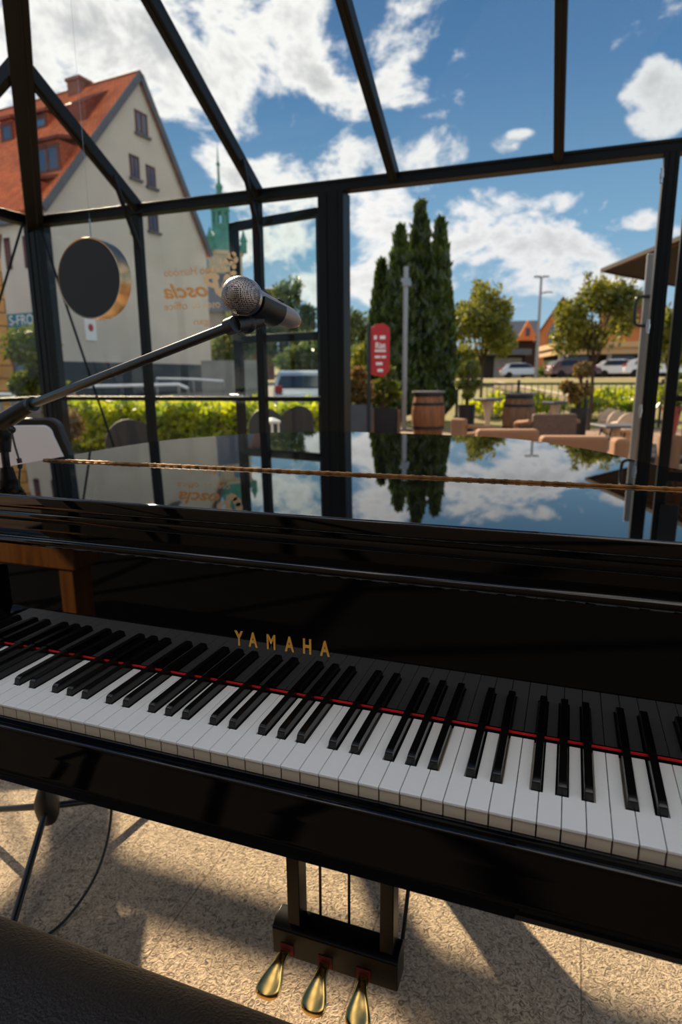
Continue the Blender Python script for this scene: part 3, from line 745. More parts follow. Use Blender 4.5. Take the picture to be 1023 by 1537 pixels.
# steel post with D handle outside the doorway
pb = pl(963, 560, 1, 4.05)
sp_ = thing('steel_post', 'slim grey steel post with black D-shaped handle outside the right side of the doorway', 'post', (pb.x, 4.05, 0))
mb = MB().box((-.032, -.025, .012), (.032, .025, 1.92)).box((-.07, -.06, 0), (.07, .06, .012)); mb.build('post', M['galv'], sp_, bevel=.006)
MB().tube(catmull([(.03, -.03, 1.66), (-.055, -.035, 1.66), (-.075, -.035, 1.63), (-.075, -.035, 1.52), (-.05, -.035, 1.485), (.03, -.03, 1.485)], 5), .011, 10).build('handle', M['black_metal'], sp_, smooth=50)

# ================================================================== OUTSIDE
HX, HY = -sy, cy
def st_(p): d = Vector((p[0]-CAM.x, p[1]-CAM.y)); return d.x*HX+d.y*HY, d.x*cy+d.y*sy
def sm(a, b, x): t = max(0, min(1, (x-a)/(b-a))); return t*t*(3-2*t)
def gz(s): return -.03 + 1.10*sm(14.5, 46, s) + 5*sm(80, 260, s)
def wp(s, t): return (CAM.x+HX*s+cy*t, CAM.y+HY*s+sy*t)
def ground(name, s0, s1, t0, t1, m, dz=0, ns=20, n2=10):
    mb = MB(); vv = []
    for i in range(ns+1):
        for j in range(n2+1):
            s = s0+(s1-s0)*i/ns; t = t0+(t1-t0)*j/n2; x, y = wp(s, t); vv.append((x, y, gz(s)+dz))
    mb.add(vv, [(i*(n2+1)+j, i*(n2+1)+j+1, (i+1)*(n2+1)+j+1, (i+1)*(n2+1)+j) for i in range(ns) for j in range(n2)])
    o = mb.build(name, m, smooth=60); o['kind'] = 'structure'; return o
ground('patio', -14, 14.5, -22, 22, M['patio'])
ground('lawn', 14.5, 40, -3.0, 40, M['grass'])
ground('street', 14.5, 40, -40, -3.0, M['asphalt'])
ground('car_park', 40, 62, -60, 60, M['dry_grass'])
ground('meadow', 62, 420, -330, 330, M['grass'], 0, 24)
def spot(px, py, D, dz=0):
    p = at(px, py, D); s, t = st_(p); return Vector((p.x, p.y, gz(s)+dz))
def zat(px, py, D):          # height above ground of photo row py on the vertical line through (px, horizon) at depth D
    d = at(px, 568, D)-CAM; d.z = 0; k = 768.5-py
    return CAM.z + (k*d.dot(FW)-FPX*d.dot(UP))/(FPX*UP.z-k*FW.z)
# ---------- hedge: one clipped hedge of leaves
hg = thing('hedge', 'clipped bright yellow-green hedge outside the glass wall', 'hedge', (-4.90, 7.25, -.03))
HXW, HYW, HZ = 2.15, .45, .845
def hp_():
    f = random.random()
    x = random.uniform(-HXW, HXW); bump = .05*math.sin(x*7)+.04*math.sin(x*17+1)
    if f < .45: return (x, random.uniform(-HYW, HYW), HZ-.05+bump+random.uniform(-.10, .03))
    if f < .92: return (x, -HYW+random.uniform(-.05, .10), random.uniform(.25, HZ+bump))
    return (random.choice((-1, 1))*HXW, random.uniform(-HYW, HYW), random.uniform(.2, HZ))
MB().leaves(hp_, 6500, .12, .15, .55).build('foliage', M['hedge'], hg, 'leaf')
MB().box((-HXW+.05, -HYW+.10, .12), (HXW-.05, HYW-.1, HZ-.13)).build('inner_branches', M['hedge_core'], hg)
# ---------- trees
def ellip(c, r, shell=.55):
    def fn():
        while 1:
            p = Vector((random.uniform(-1, 1), random.uniform(-1, 1), random.uniform(-1, 1)))
            if shell < p.length < 1: break
        return (c[0]+p.x*r[0], c[1]+p.y*r[1], c[2]+p.z*r[2])
    return fn
def cypress(px, tip_y, D, w, label, n=5200):
    base = spot(px, 600, D); H = zat(px, tip_y, D)-base.z
    t = thing('cypress_tree', label, 'tree', base, 0, 'cypress trees')
    def prof(f):      # radius fraction at height fraction
        return (min(1, (f/.06)**.5) if f < .06 else 1)*(1-max(0, f-.30)/.70)**.72
    def fn():
        f = random.random()**1.05; r = w*prof(f)*(.78+.26*random.random()); a = random.uniform(0, 2*PI)
        r *= 1+.13*math.sin(a*5+f*23)+.1*math.sin(a*3-f*41)
        return (r*math.cos(a), r*math.sin(a), .08+f*(H-.3))
    MB().leaves(fn, n, .24, 0, .5, 1.5).build('foliage', M['cypress'], t, 'leaf')
    c = [(max(.02, w*.72*prof(f)), .1+f*(H-.35)) for f in [k/14 for k in range(15)]]
    MB().lathe(c, 12).build('inner_foliage', M['cypress'], t, smooth=60)
    MB().tube([(0, 0, 0), (0, 0, .5)], [.10, .08], 10).build('trunk', M['bark'], t, smooth=60)
    return t
cypress(571, 388, 17.6, .42, 'shortest slim cypress at the left end of the cypress row')
cypress(598, 338, 17.2, .58, 'second cypress from the left behind the red sign and steel pole')
cypress(626, 300, 17.5, .60, 'tallest dark green cypress in the middle of the row')
cypress(655, 325, 17.2, .46, 'cypress at the right end of the row behind the barrel')
def tree(px, y0, y1, D, wpx, label, m='tree_leaf', n=4500, leaf=.16, trunk=.05, blobs=9, base=None, cat='tree', name='tree', group=None, sp=.55):
    b = base or spot(px, 590, D)
    zt, zb = zat(px, y0, D)-b.z, zat(px, y1, D)-b.z
    R = wpx/2*D/938; h = (zt-zb)/2; zc = (zt+zb)/2
    t = thing(name, label, cat, b, 0, group)
    mb = MB()
    cs = [((0, 0, zc), (R*.8, R*.8, h*.8))]
    for k in range(blobs):
        a = 2*PI*k/blobs+random.uniform(-.3, .3); e = random.uniform(-.65, .85)
        rr = R*.62*math.sqrt(max(.05, 1-e*e))+R*.1; q = random.uniform(.26, .42)
        cs.append(((math.cos(a)*rr, math.sin(a)*rr, zc+e*h*.72), (R*q, R*q, h*q*1.1)))
    for c, r in cs:
        mb.leaves(ellip(c, r, sp), n//len(cs), leaf, .1, .5)
    for k in range(int(blobs*1.3)):
        a = random.uniform(0, 2*PI); rr = R*random.uniform(0, .6)
        top = Vector((math.cos(a)*rr, math.sin(a)*rr, zc+h*random.uniform(.55, .95)))
        def fs(top=top):
            f = random.random(); return top + Vector((random.gauss(0, R*.05), random.gauss(0, R*.05), (f-.6)*h*.6))
        mb.leaves(fs, n//60, leaf*.9, -.4, .45)
    mb.build('crown', M[m], t, 'leaf')
    tb = MB().tube([(0, 0, -.05), (.02, 0, zb*.6), (0, .02, zc)], [trunk, trunk*.85, trunk*.4], 10)
    for k in range(7):
        a = 2*PI*k/7; tb.tube([(0, .01, zb*.9), (math.cos(a)*R*.35, math.sin(a)*R*.35, zc-h*.1), (math.cos(a)*R*.55, math.sin(a)*R*.55, zc+h*.45)], [trunk*.5, trunk*.3, trunk*.12], 6)
    tb.build('trunk', M['bark'], t, smooth=60)
    return t
tree(886, 420, 545, 14, 124, 'round-crowned young tree with tall slender trunk in front of the white car', leaf=.13, n=5200, trunk=.045)
tree(721, 433, 545, 20, 98, 'round-crowned young tree to the right of the cypress row', leaf=.17, n=4800, trunk=.05)
tree(438, 428, 560, 62, 84, 'broad leafy tree seen through the top of the open glass door', 'far_leaf', 4200, .55, .2)
tree(352, 478, 575, 42, 74, 'dark leafy tree beside the white gable wall behind the boom arm', 'far_leaf', 3000, .42, .15)
tree(536, 474, 572, 52, 66, 'leafy tree between the thick post and the red sign', 'far_leaf', 3400, .45, .15)
tree(478, 505, 570, 44, 120, 'low spreading bush-like tree on the bank behind the parked van', 'far_leaf', 3600, .42, .12)
tree(690, 520, 570, 36, 60, 'small bright shrub-like tree right behind the cypress row', 'tree_leaf', 2400, .3, .08)
tree(556, 520, 580, 30, 60, 'low bright green bush behind the red sign', 'tree_leaf', 2200, .26, .08)
tree(1000, 470, 560, 30, 70, 'leafy tree seen through the right-hand door glass', 'tree_leaf', 2600, .3, .1)
tree(925, 585, 625, 17.2, 130, 'broad low green shrub growing behind the fence on the right', 'hedge', 2400, .16, .04, name='shrub', cat='shrub')
tree(770, 592, 626, 18.2, 150, 'low green shrub behind the fence between the barrels', 'hedge', 2400, .16, .04, name='shrub', cat='shrub')
tree(828, 548, 563, 50, 50, 'clipped green bank shrub under the canopy of the long building', 'far_leaf', 1200, .4, .08, name='shrub', cat='shrub')
# ---------- cloud-pruned topiary
def topiary(px, D, poms, label, m='topiary', pot=None, base_z=None, tilt=0, leaf=.07, dens=1):
    b = spot(px, 600, D)
    if base_z is not None: b.z = base_z
    t = thing('topiary', label, 'topiary', b, YAW)
    zs = []
    for (qx, qy, rx, ry) in poms:
        c = at(qx, qy, D); x = (qx-px)*D/938; z = c.z-b.z; R = rx*D/938; H = ry*D/938; zs.append((x, z, R, H))
    topz = max(z for _, z, _, _ in zs)
    stem = MB().tube([(0, 0, 0), (.02, 0, topz*.5), (zs[0][0]*.6, 0, topz*.8), (zs[0][0], 0, topz)], [.04, .035, .03, .02], 10)
    for (x, z, R, H) in zs:
        y = random.uniform(-.1, .1)
        stem.tube([(zs[0][0]*.3, 0, max(.0, z-H*1.6)), (x*.7, y*.7, z-H*.6), (x, y, z)], [.022, .018, .012], 8)
        mb = MB().leaves(ellip((x, y, z), (R, R, H), .72), int(420*dens), leaf, 0, .5)
        mb.ball((x, y, z), R*.78, 14, 9, (1, 1, H/R))
        mb.build('foliage_ball', M[m], t, 'leaf')
    stem.build('stem', M['bark'], t, smooth=60)
    return t
topiary(62, 9.6, [(58, 521, 40, 30), (38, 578, 20, 18), (82, 580, 18, 16), (60, 566, 16, 12)], 'cloud-pruned topiary tree behind the corner post with one large and several small balls', leaf=.09, dens=2.2)
topiary(116, 11.0, [(116, 608, 20, 15), (108, 628, 12, 10)], 'small rust-brown clipped shrub right of the corner post', 'rust_leaf', leaf=.07)
topiary(86, 8.0, [(92, 640, 26, 24), (76, 655, 20, 20)], 'dark straggly bush between corner post and hedge', 'rust_leaf', leaf=.09)
def planter(px, y0, y1, D, wpx, m, label, taper=.85, rnd=False, posts=False, name='planter'):
    b = spot(px, y1, D); H = zat(px, y0, D)-b.z; W = wpx/2*D/938
    t = thing(name, label, 'planter', b, YAW)
    mb = MB()
    if rnd: mb.lathe([(W*taper, 0), (W, H), (W*.9, H), (W*.86, H-.06), (.01, H-.06)], 24)
    else:
        w2 = W*taper
        vo_ = [(-w2, -w2, 0), (w2, -w2, 0), (w2, w2, 0), (-w2, w2, 0), (-W, -W, H), (W, -W, H), (W, W, H), (-W, W, H)]
        k = .88; vi = [(-W*k, -W*k, H), (W*k, -W*k, H), (W*k, W*k, H), (-W*k, W*k, H), (-W*k, -W*k, H-.08), (W*k, -W*k, H-.08), (W*k, W*k, H-.08), (-W*k, W*k, H-.08)]
        mb.add(vo_+vi, [(3, 2, 1, 0), (0, 1, 5, 4), (1, 2, 6, 5), (2, 3, 7, 6), (3, 0, 4, 7), (4, 5, 9, 8), (5, 6, 10, 9), (6, 7, 11, 10), (7, 4, 8, 11), (8, 9, 13, 12), (9, 10, 14, 13), (10, 11, 15, 14), (11, 8, 12, 15), (12, 13, 14, 15)])
    mb.build('pot', m, t, smooth=40)
    MB().lathe([(W*.85, H-.07), (W*.5, H-.05), (.01, H-.045)], 16).build('soil', M['bark'], t, smooth=40)
    if posts:
        for sx in (-1, 1):
            MB().box((sx*W*1.02-.03, -W-.04, 0), (sx*W*1.02+.03, -W*.2, H-.02)).build('corner_board', M['planter_wood'], t, bevel=.004)
    return b.z+H-.06
pz = planter(577, 612, 651, 12.8, 38, M['iron'], 'square black planter with wooden corner boards left of the steel pole', .9, posts=True)
topiary(574, 12.8, [(577, 557, 13, 10), (570, 577, 9, 7), (585, 580, 11, 8), (592, 594, 8, 6), (560, 592, 9, 7), (575, 600, 12, 6), (552, 600, 9, 6)], 'pompom topiary growing in the square black planter', base_z=pz, leaf=.09, dens=.8)
planter(540, 606, 646, 12.2, 36, M['slate'], 'grey square planter beside the thick middle post', .9)
topiary(538, 12.2, [(534, 574, 11, 11), (545, 586, 13, 9), (528, 594, 12, 10), (546, 600, 10, 6), (536, 562, 8, 7)], 'reddish-green leafy bush in the grey planter beside the middle post', 'rust_leaf', base_z=.45, leaf=.12, dens=.7)
pz = planter(699, 607, 645, 13.6, 26, M['iron'], 'round black pot between the two barrels', .82, True)
topiary(700, 13.6, [(703, 552, 11, 11), (694, 577, 9, 7), (711, 577, 9, 7), (702, 592, 8, 6)], 'ball topiary in the round black pot between the barrels', base_z=pz, leaf=.08, dens=.8)
pz = planter(866, 612, 648, 11, 27, M['iron'], 'round black pot at the foot of the slender tree', .82, True)
topiary(868, 11, [(870, 555, 12, 11), (872, 586, 13, 8), (850, 581, 9, 7), (860, 598, 8, 5)], 'brownish ball topiary in the pot at the foot of the slender tree', 'rust_leaf', base_z=pz, leaf=.08, dens=.9)
# ---------- barrels
def barrel(px, y0, D, wpx, m, label):
    b = spot(px, 640, D); H = zat(px, y0, D)-b.z-.03; R = wpx/2*D/938
    t = thing('wine_barrel', label, 'barrel', b)
    MB().lathe([(R*.80, .0), (R*.88, H*.14), (R*.97, H*.33), (R, H*.5), (R*.97, H*.67), (R*.88, H*.86), (R*.80, H)], 28).build('staves', m, t, smooth=50)
    for f, r in ((.05, .835), (.24, .94), (.76, .94), (.95, .835)):
        rr = R*r+.008
        MB().lathe([(rr-.02, H*f-.028), (rr, H*f-.028), (rr+.002, H*f+.028), (rr-.02, H*f+.028)], 28).build('hoop', M['iron'], t, smooth=40)
    MB().lathe([(R*.98, H), (R*1.0, H+.004), (R*1.0, H+.03), (R*.97, H+.034), (.01, H+.034)], 28).build('lid', M['slate'], t, smooth=40)
    return t
barrel(642, 587, 12.7, 50, M['barrel_wood'], 'orange-brown oak barrel with dark hoops in front of the cypresses')
barrel(777, 590, 12.6, 48, M['barrel_wood2'], 'weathered grey-brown oak barrel behind the tan armchair')
# ---------- steel pole, sign, lamp
b = spot(606, 640, 14.5)
t = thing('parasol_pole', 'slim silver pole standing in front of the cypresses', 'pole', b)
Hh = zat(606, 403, 14.5)-b.z
MB().tube([(0, 0, 0), (0, 0, Hh)], .055, 16).build('pole', M['galv'], t, smooth=40)
MB().box((-.1, -.06, Hh-.33), (.09, .06, Hh-.24)).box((-.06, -.07, Hh-.42), (.11, .07, Hh-.30)).build('clamp', M['galv'], t, bevel=.01)
MB().box((-.22, -.22, 0), (.22, .22, .035)).build('base_plate', M['iron'], t, bevel=.005)
b = spot(570, 600, 11.6)
zt = lambda y: zat(570, y, 11.6)-b.z
t = thing('red_sign', 'tall red signboard with rounded top and white writing on a dark post', 'sign', b, YAW)
W = 14*11.6/938
arc = [(-W, zt(562)), (W*.3, zt(566)), (W, zt(556)), (W, zt(494))] + [(W*math.cos(a)*.9, zt(494)+.09*math.sin(a)) for a in [PI*k/8 for k in range(1, 8)]] + [(-W, zt(494))]
sb = MB().prism(arc, -.02, .02, 'y').build('board', M['red_sign'], t, bevel=.004)
tm = text_mesh('lettering', 'Rist', .15, M['white_paint'], sb, Matrix.Translation((0, -.023, zt(519)-.05)) @ Matrix.Rotation(PI/2, 4, 'X') @ Matrix.Diagonal((.8, 1, 1, 1)), .001, align='CENTER', bold=.004); tm['label'] = 'white lettering'
mb = MB()
for y, hw, hh, ox in ((507, .025, .035, -.09), (507, .05, .03, .04), (527, .10, .018, 0), (536, .05, .02, -.05), (536, .04, .02, .06), (546, .06, .025, -.02), (556, .05, .025, 0)):
    mb.box((ox-hw, -.0225, zt(y)-hh), (ox+hw, -.0205, zt(y)+hh))
mb.build('text_line', M['white_paint'], sb)['label'] = 'white lines of small lettering'
MB().box((-W-.07, -.035, 0), (-W-.005, .035, zt(490))).build('post', M['iron'], t, bevel=.004)
b = spot(804, 560, 46)
t = thing('street_lamp', 'tall grey street lamp with a double arm in front of the far houses', 'street lamp', b, YAW)
Hh = zat(804, 416, 46)-b.z
MB().tube([(0, 0, 0), (0, 0, Hh)], [.13, .085], 12).build('pole', M['galv'], t, smooth=40)
for sx in (-1, 1): MB().box((sx*.12-.1, -.08, Hh-.02), (sx*.12+.1, .08, Hh+.05)).box((sx*.28-.25, -.14, Hh), (sx*.28+.25, .14, Hh+.10)).build('lamp_head', M['galv'], t, bevel=.02)
MB().tube([(0, 0, Hh-1.1), (.5, 0, Hh-1.0), (.85, 0, Hh-1.02)], .05, 8).build('side_arm', M['galv'], t, smooth=40)
# ---------- fence on the right
b0 = spot(681, 600, 16.8); b1 = spot(1010, 600, 14.2)
fn = thing('railing', 'dark metal railing with thin upright bars running behind the terrace', 'fence', b0, math.atan2(b1.y-b0.y, b1.x-b0.x))
LF = (Vector((b1.x, b1.y))-Vector((b0.x, b0.y))).length
MB().box((0, -.02, .98), (LF, .02, 1.03)).box((0, -.02, .12), (LF, .02, .16)).build('rail', M['iron'], fn, bevel=.004)
nb = int(LF/.16)
bar0 = None
for k in range(min(nb, 80)):
    x = .08+k*LF/min(nb, 80)
    thick = k % 10 == 0
    if thick:
        MB().box((x-.03, -.03, 0), (x+.03, .03, 1.10)).build('fence_post', M['iron'], fn, bevel=.004); continue
    if bar0 is None:
        bar0 = MB().box((-.008, -.008, .16), (.008, .008, .98)).build('bar', M['iron'], fn, loc=(x, 0, 0))
    else:
        c = bar0.copy(); COL.objects.link(c); c.parent = fn; c.location = (x, 0, 0)
# handrail of a ramp: pale beam on the slope behind the fence
a, c = at(745, 577, 24), at(862, 600, 19)
rr = thing('ramp_wall', 'low pale ramp wall sloping down behind the railing', 'wall', a)
q = c-a
MB().beam((0, 0, 0), q, .25, .22).beam((0, 0, -.3), q-Vector((0, 0, .3)), .2, .45).build('coping', M['church_stone'], rr)
# ---------- bar tables
def bar_table(px, y0, D, wpx, label):
    b = spot(px, 640, D); H = zat(px, y0, D)-b.z; W = wpx/2*D/938
    t = thing('bar_table', label, 'table', b, YAW+.5)
    MB().box((-W, -W*.8, H-.05), (W, W*.8, H)).build('table_top', M['slate'], t, bevel=.012)
    MB().lathe([(W*.42, H-.2), (W*.6, H-.05)], 12).lathe([(W*.22, .03), (W*.22, H*.45), (W*.5, H-.06)], 12).build('pedestal', M['cream'], t, smooth=50)
    MB().lathe([(W*.7, 0), (W*.7, .03), (W*.2, .05)], 16).build('base', M['iron'], t, smooth=40)
    return t
bar_table(731, 597, 12.4, 34, 'grey-topped bar table standing left of the weathered barrel')
bar_table(831, 602, 11.6, 30, 'grey-topped bar table between weathered barrel and slender tree')
# ---------- lounge furniture
def cushion(mb, a, b, r=.05):
    mb.box(a, b); return mb
def lounge(px0, px1, py, D, label, ang=0, kind='sofa_back', depth=.85, ztop=None, mm='sofa', arms=True):
    pa, pb = at(px0, py, D), at(px1, py, D); mid = (pa+pb)/2; W = (pb-pa).length/2
    b = Vector((mid.x, mid.y, -.03)); H = (ztop if ztop else mid.z)+.03
    t = thing('outdoor_sofa', label, 'sofa', b, YAW+ang)
    MB().box((-W, -.09, .10), (W, .09, H)).build('backrest', M[mm], t, bevel=.035, bseg=4)
    MB().box((-W, .091, .06), (W, depth, .38)).build('base', M['sofa_dark'], t, bevel=.02)
    MB().box((-W+.02, .095, .381), (W-.02, depth+.02, .50)).build('seat_cushion', M[mm], t, bevel=.04, bseg=4)
    for sx in (-1, 1):
        for yy in (.0, depth-.06): MB().box((sx*(W-.05)-.03, yy-.03, 0), (sx*(W-.05)+.03, yy+.03, .10)).build('leg', M['iron'], t)
    return t
lounge(715, 806, 644, 6.4, 'tan outdoor sofa with its back to the piano, left of the longer one', -.06)
lounge(812, 908, 654, 5.45, 'longer tan outdoor sofa just past the curve of the piano lid', -.13)
lounge(919, 941, 657, 4.6, 'tan end seat at the right end of the sofa row', -.15, mm='sofa')
def armchair(px0, px1, y0, D, label, ang, mm, arm='sofa'):
    pa, pb = at(px0, y0, D), at(px1, y0, D); mid = (pa+pb)/2; W = (pb-pa).length/2
    H = mid.z+.03
    t = thing('armchair', label, 'armchair', (mid.x, mid.y, -.03), YAW+ang+PI)
    MB().box((-W, -.05, .30), (W, .05, H)).build('backrest', M[mm], t, bevel=.03, bseg=3)
    MB().box((-W, -.66, .30), (W, -.051, .46)).build('seat', M['sofa'], t, bevel=.04, bseg=3)
    for sx in (-1, 1):
        MB().tube(catmull([(sx*(W+.03), .0, H-.10), (sx*(W+.05), -.2, H-.12), (sx*(W+.05), -.56, H-.16), (sx*(W+.04), -.6, H-.26), (sx*(W+.03), -.6, 0)], 4), .028, 10).build('arm', M[arm], t, smooth=50)
        MB().box((sx*(W-.04)-.025, -.02, 0), (sx*(W-.04)+.025, .03, .30)).build('leg', M['iron'], t)
    return t
armchair(799, 865, 621, 8.2, 'brown wicker armchair facing the piano behind the tan sofas', 0, 'sofa_dark', 'sofa')
armchair(676, 702, 628, 8.4, 'tan armchair turned sideways left of the sofas', -.9, 'sofa')
# cream shell chairs and a small table further right
def shell_chair(px, y0, D, label, ang=0, hpx=30):
    b = spot(px, 640, D); H = zat(px, y0, D)-b.z
    t = thing('shell_chair', label, 'chair', b, YAW+ang, 'cream shell chairs')
    MB().ball((0, .12, H-.22), .20, 18, 12, (1.0, .38, 1.15)).build('backrest', M['cream'], t, smooth=80)
    MB().ball((0, -.08, .46), .23, 18, 10, (1.0, 1.0, .22)).build('seat', M['cream'], t, smooth=80)
    for sx in (-1, 1):
        for s2 in (-1, 1): MB().tube([(sx*.12, s2*.1-.05, .44), (sx*.2, s2*.19-.05, 0)], .014, 8).build('leg', M['iron'], t, smooth=40)
    return t
shell_chair(918, 613, 10.6, 'cream shell chair farthest left of the three by the shrub')
shell_chair(933, 617, 10.0, 'cream shell chair in the middle of the three by the shrub', .3)
shell_chair(948, 620, 8.9, 'cream shell chair farthest right of the three, next to the steel post', -.2)
b = spot(926, 640, 8.2); b.z = -.03
t = thing('side_table', 'small grey-topped table in front of the cream shell chairs', 'table', b, YAW)
H = zat(926, 636, 8.2)+.03
MB().box((-.26, -.26, H-.035), (.26, .26, H)).build('table_top', M['slate'], t, bevel=.008)
MB().lathe([(.20, 0), (.20, .02), (.05, .05), (.045, H-.035)], 16).build('pedestal', M['cream'], t, smooth=40)
b = spot(1006, 640, 7.5); b.z = -.03
t = thing('flower_pot', 'reddish pot with leafy plant behind the right-hand door glass', 'flower pot', b)
H = zat(1006, 612, 7.5)+.03
MB().lathe([(.06, H-.32), (.10, H-.03), (.115, H-.03), (.115, H+.02), (.09, H+.02), (.085, H-.05), (.01, H-.05)], 20).build('pot', M['red_pot'], t, smooth=40)
MB().leaves(ellip((0, 0, H+.2), (.16, .16, .2), .3), 200, .11, 0, .5).build('foliage', M['topiary'], t, 'leaf')
MB().box((-.12, -.12, 0), (.12, .12, H-.32)).build('plinth', M['planter_wood'], t, bevel=.01)
# ---------- chairs just outside the left glass
def wicker_chair(px, y0, Y, wpx, label, m, ang):
    p = pl(px, y0, 1, Y); D = (p-CAM).dot(FW); H = p.z+.03; W = wpx/2*D/938
    t = thing('wicker_chair', label, 'chair', (p.x, p.y, -.03), YAW+ang)
    arc = [(W*math.cos(a), H-W*1.0+W*math.sin(a)) for a in [PI*k/14 for k in range(15)]]
    poly = arc+[(-W*.92, .45), (W*.92, .45)]
    mb = MB(); n = len(poly); vv = []
    for dy in (0, .035):
        for x, z in poly: vv.append((x, dy-.14*(x/W)**2, z))
    mb.add(vv, [tuple(range(n)), tuple(range(2*n-1, n-1, -1))]+[(i, n+i, n+(i+1) % n, (i+1) % n) for i in range(n)])
    mb.build('backrest', m, t, smooth=50)
    MB().lathe([(W*.9, .38), (W*.95, .41), (W*.95, .45), (W*.8, .47), (.01, .47)], 24, Matrix.Translation((0, -.26, 0))).build('seat', m, t, smooth=50)
    for sx in (-1, 1):
        for yy in (-.02, -.46): MB().tube([(sx*W*.7, yy, .40), (sx*W*.8, yy, 0)], .016, 8).build('leg', M['iron'], t, smooth=40)
    return t
wicker_chair(192, 629, 5.4, 76, 'dark brown round-backed chair in front of the hedge at the left', M['wicker_dark'], .5)
wicker_chair(398, 613, 5.6, 54, 'dark round-backed chair outside by the open door, left of another', M['iron'], .2)
wicker_chair(449, 609, 6.5, 52, 'dark round-backed chair outside between open door and thick post', M['wicker_dark'], -.2)
b = pl(408, 632, 1, 4.6)
t = thing('lantern', 'small white-topped lantern on a stand outside the open door', 'lantern', (b.x, b.y, -.03))
H = b.z+.03
MB().lathe([(.075, H-.02), (.08, H), (.04, H+.02), (.01, H+.03)], 18).lathe([(.075, H-.24), (.075, H-.22), (.01, H-.22)], 18).build('cap', M['white_paint'], t, smooth=40)
for k in range(6):
    a = k*PI/3; MB().tube([(.066*math.cos(a), .066*math.sin(a), H-.22), (.066*math.cos(a), .066*math.sin(a), H-.02)], .006, 6).build('bar', M['white_paint'], t)
MB().lathe([(.12, 0), (.12, .02), (.02, .04), (.02, H-.24)], 16).build('stand', M['iron'], t, smooth=40)
# high backed chair beside the bass end of the piano
p = at(40, 640, 2.25)
t = thing('high_backed_chair', 'light grey chair back with black rim beyond left edge of the lid', 'chair', (p.x, p.y, 0), YAW+.05)
zt2 = at(40, 633, 2.25).z
def rrect(x0, x1, z0, z1, r, n=6):
    o = []
    for cx, cz, a0 in ((x1-r, z1-r, 0), (x0+r, z1-r, PI/2)):
        for k in range(n+1): o.append((cx+r*math.cos(a0+PI/2*k/n), cz+r*math.sin(a0+PI/2*k/n)))
    return o+[(x0-.03, z0), (x1+.075, z0)]
MB().prism(rrect(-.30, .118, .74, zt2+.012, .05), -.0, .05, 'y').build('back_frame', M['black_plastic'], t, bevel=.008, bseg=3)
MB().prism(rrect(-.275, .094, .77, zt2-.012, .035), -.014, -.0005, 'y').build('back_panel', M['grey_fabric'], t, bevel=.005, bseg=2)
MB().box((-.30, .051, .42), (.14, .46, .46)).build('seat', M['grey_fabric'], t, bevel=.02)
for sx in (-.28, .12):
    for yy in (.03, .42): MB().tube([(sx, yy, .42 if yy > .1 else .80), (sx, yy, 0)], .014, 8).build('leg', M['black_metal'], t, smooth=40)
# white railings in the left street
def tube_rail(pts, D, label):
    P_ = [at(x, y, D) for x, y in pts]; b = P_[0].copy(); s, _ = st_(b); b.z = gz(s)
    t = thing('street_railing', label, 'railing', b)
    MB().tube([q-b for q in P_], .035, 8).build('handrail', M['white_paint'], t, smooth=40)
    for q in (P_[0], P_[len(P_)//2], P_[-1]): MB().tube([Vector((q.x-b.x, q.y-b.y, 0)), q-b], .03, 8).build('upright', M['galv'], t, smooth=40)
tube_rail([(110, 580), (180, 579), (268, 577), (282, 583)], 13, 'white tube railing behind the hedge in front of the white house')
tube_rail([(235, 568), (290, 569), (335, 572)], 19, 'pale railing farther back at the foot of the white gable')
tube_rail([(0, 592), (16, 592), (22, 597)], 12, 'short pale railing at the far left beside the ochre wall')
gw = spot(338, 570, 24)
t = MB().box((-.9, 0, 0), (1.4, .2, zat(338, 541, 24)-gw.z)).build('street_wall', M['stone'], loc=gw, rz=YAW)
tag(t, 'low grey wall in the street to the right of the white gable', 'wall')

# ================================================================== BUILDINGS
# --- white gable house: local +x runs along the gable wall (away from us), local -y... the street facade
gd = Vector((.10, .995, 0)).normalized()          # along the gable, away
fd = Vector((-gd.y, gd.x, 0))                     # along the street facade, to the left
gn = Vector((gd.y, -gd.x, 0))                     # gable normal (towards right)
K = at(92, 560, 24.0); HB = Vector((K.x, K.y, gz(st_(K)[0])-.1))
hrz = math.atan2(gd.y, gd.x)
house = thing('gabled_house', 'tall white house with steep orange tiled roof and brown windows', 'house', HB, hrz)
def hl(p): d = Vector(p)-HB; return Vector((d.dot(gd), d.dot(fd), d.z))       # local: x along the gable, y left along facade
def on_gable(px, py): d = ray(px, py); t = ((HB-CAM).dot(gn))/d.dot(gn); return hl(CAM+d*t)
def on_front(px, py): d = ray(px, py); t = ((HB-CAM).dot(gd))/d.dot(gd); return hl(CAM+d*t)
GW = on_gable(314, 480).x; EZ = on_gable(94, 305).z; apx = on_gable(206, 106); RX = apx.x; AZ = apx.z-.3; HLn = 22
wall = MB(); wall.prism([(0, 0), (GW, 0), (GW, EZ-.3), (RX, AZ), (0, EZ-.3)], 0, HLn, 'y')
wall.build('wall', M['white_plaster'], house)
MB().box((-.05, -.06, 0), (GW+.02, -.001, on_gable(200, 545).z)).build('plinth', M['dark_plinth'], house)
rfm = MB()
ov = .2
for s in (-1, 1):
    half = RX if s < 0 else GW-RX
    ex = RX+s*(half+ov); ez = EZ-.3-ov*(AZ-EZ+.3)/half
    a0 = Vector((RX, -.12, AZ+.05)); b0_ = Vector((ex, -.12, ez+.05)); nrm = Vector((s*.8, 0, .6))*.16
    a1 = a0+Vector((0, HLn, 0)); b1_ = b0_+Vector((0, HLn, 0))
    q = [a0, b0_, b1_, a1]
    rfm.add(q+[p+nrm for p in q], [(0, 1, 2, 3), (7, 6, 5, 4), (0, 4, 5, 1), (1, 5, 6, 2), (2, 6, 7, 3), (3, 7, 4, 0)])
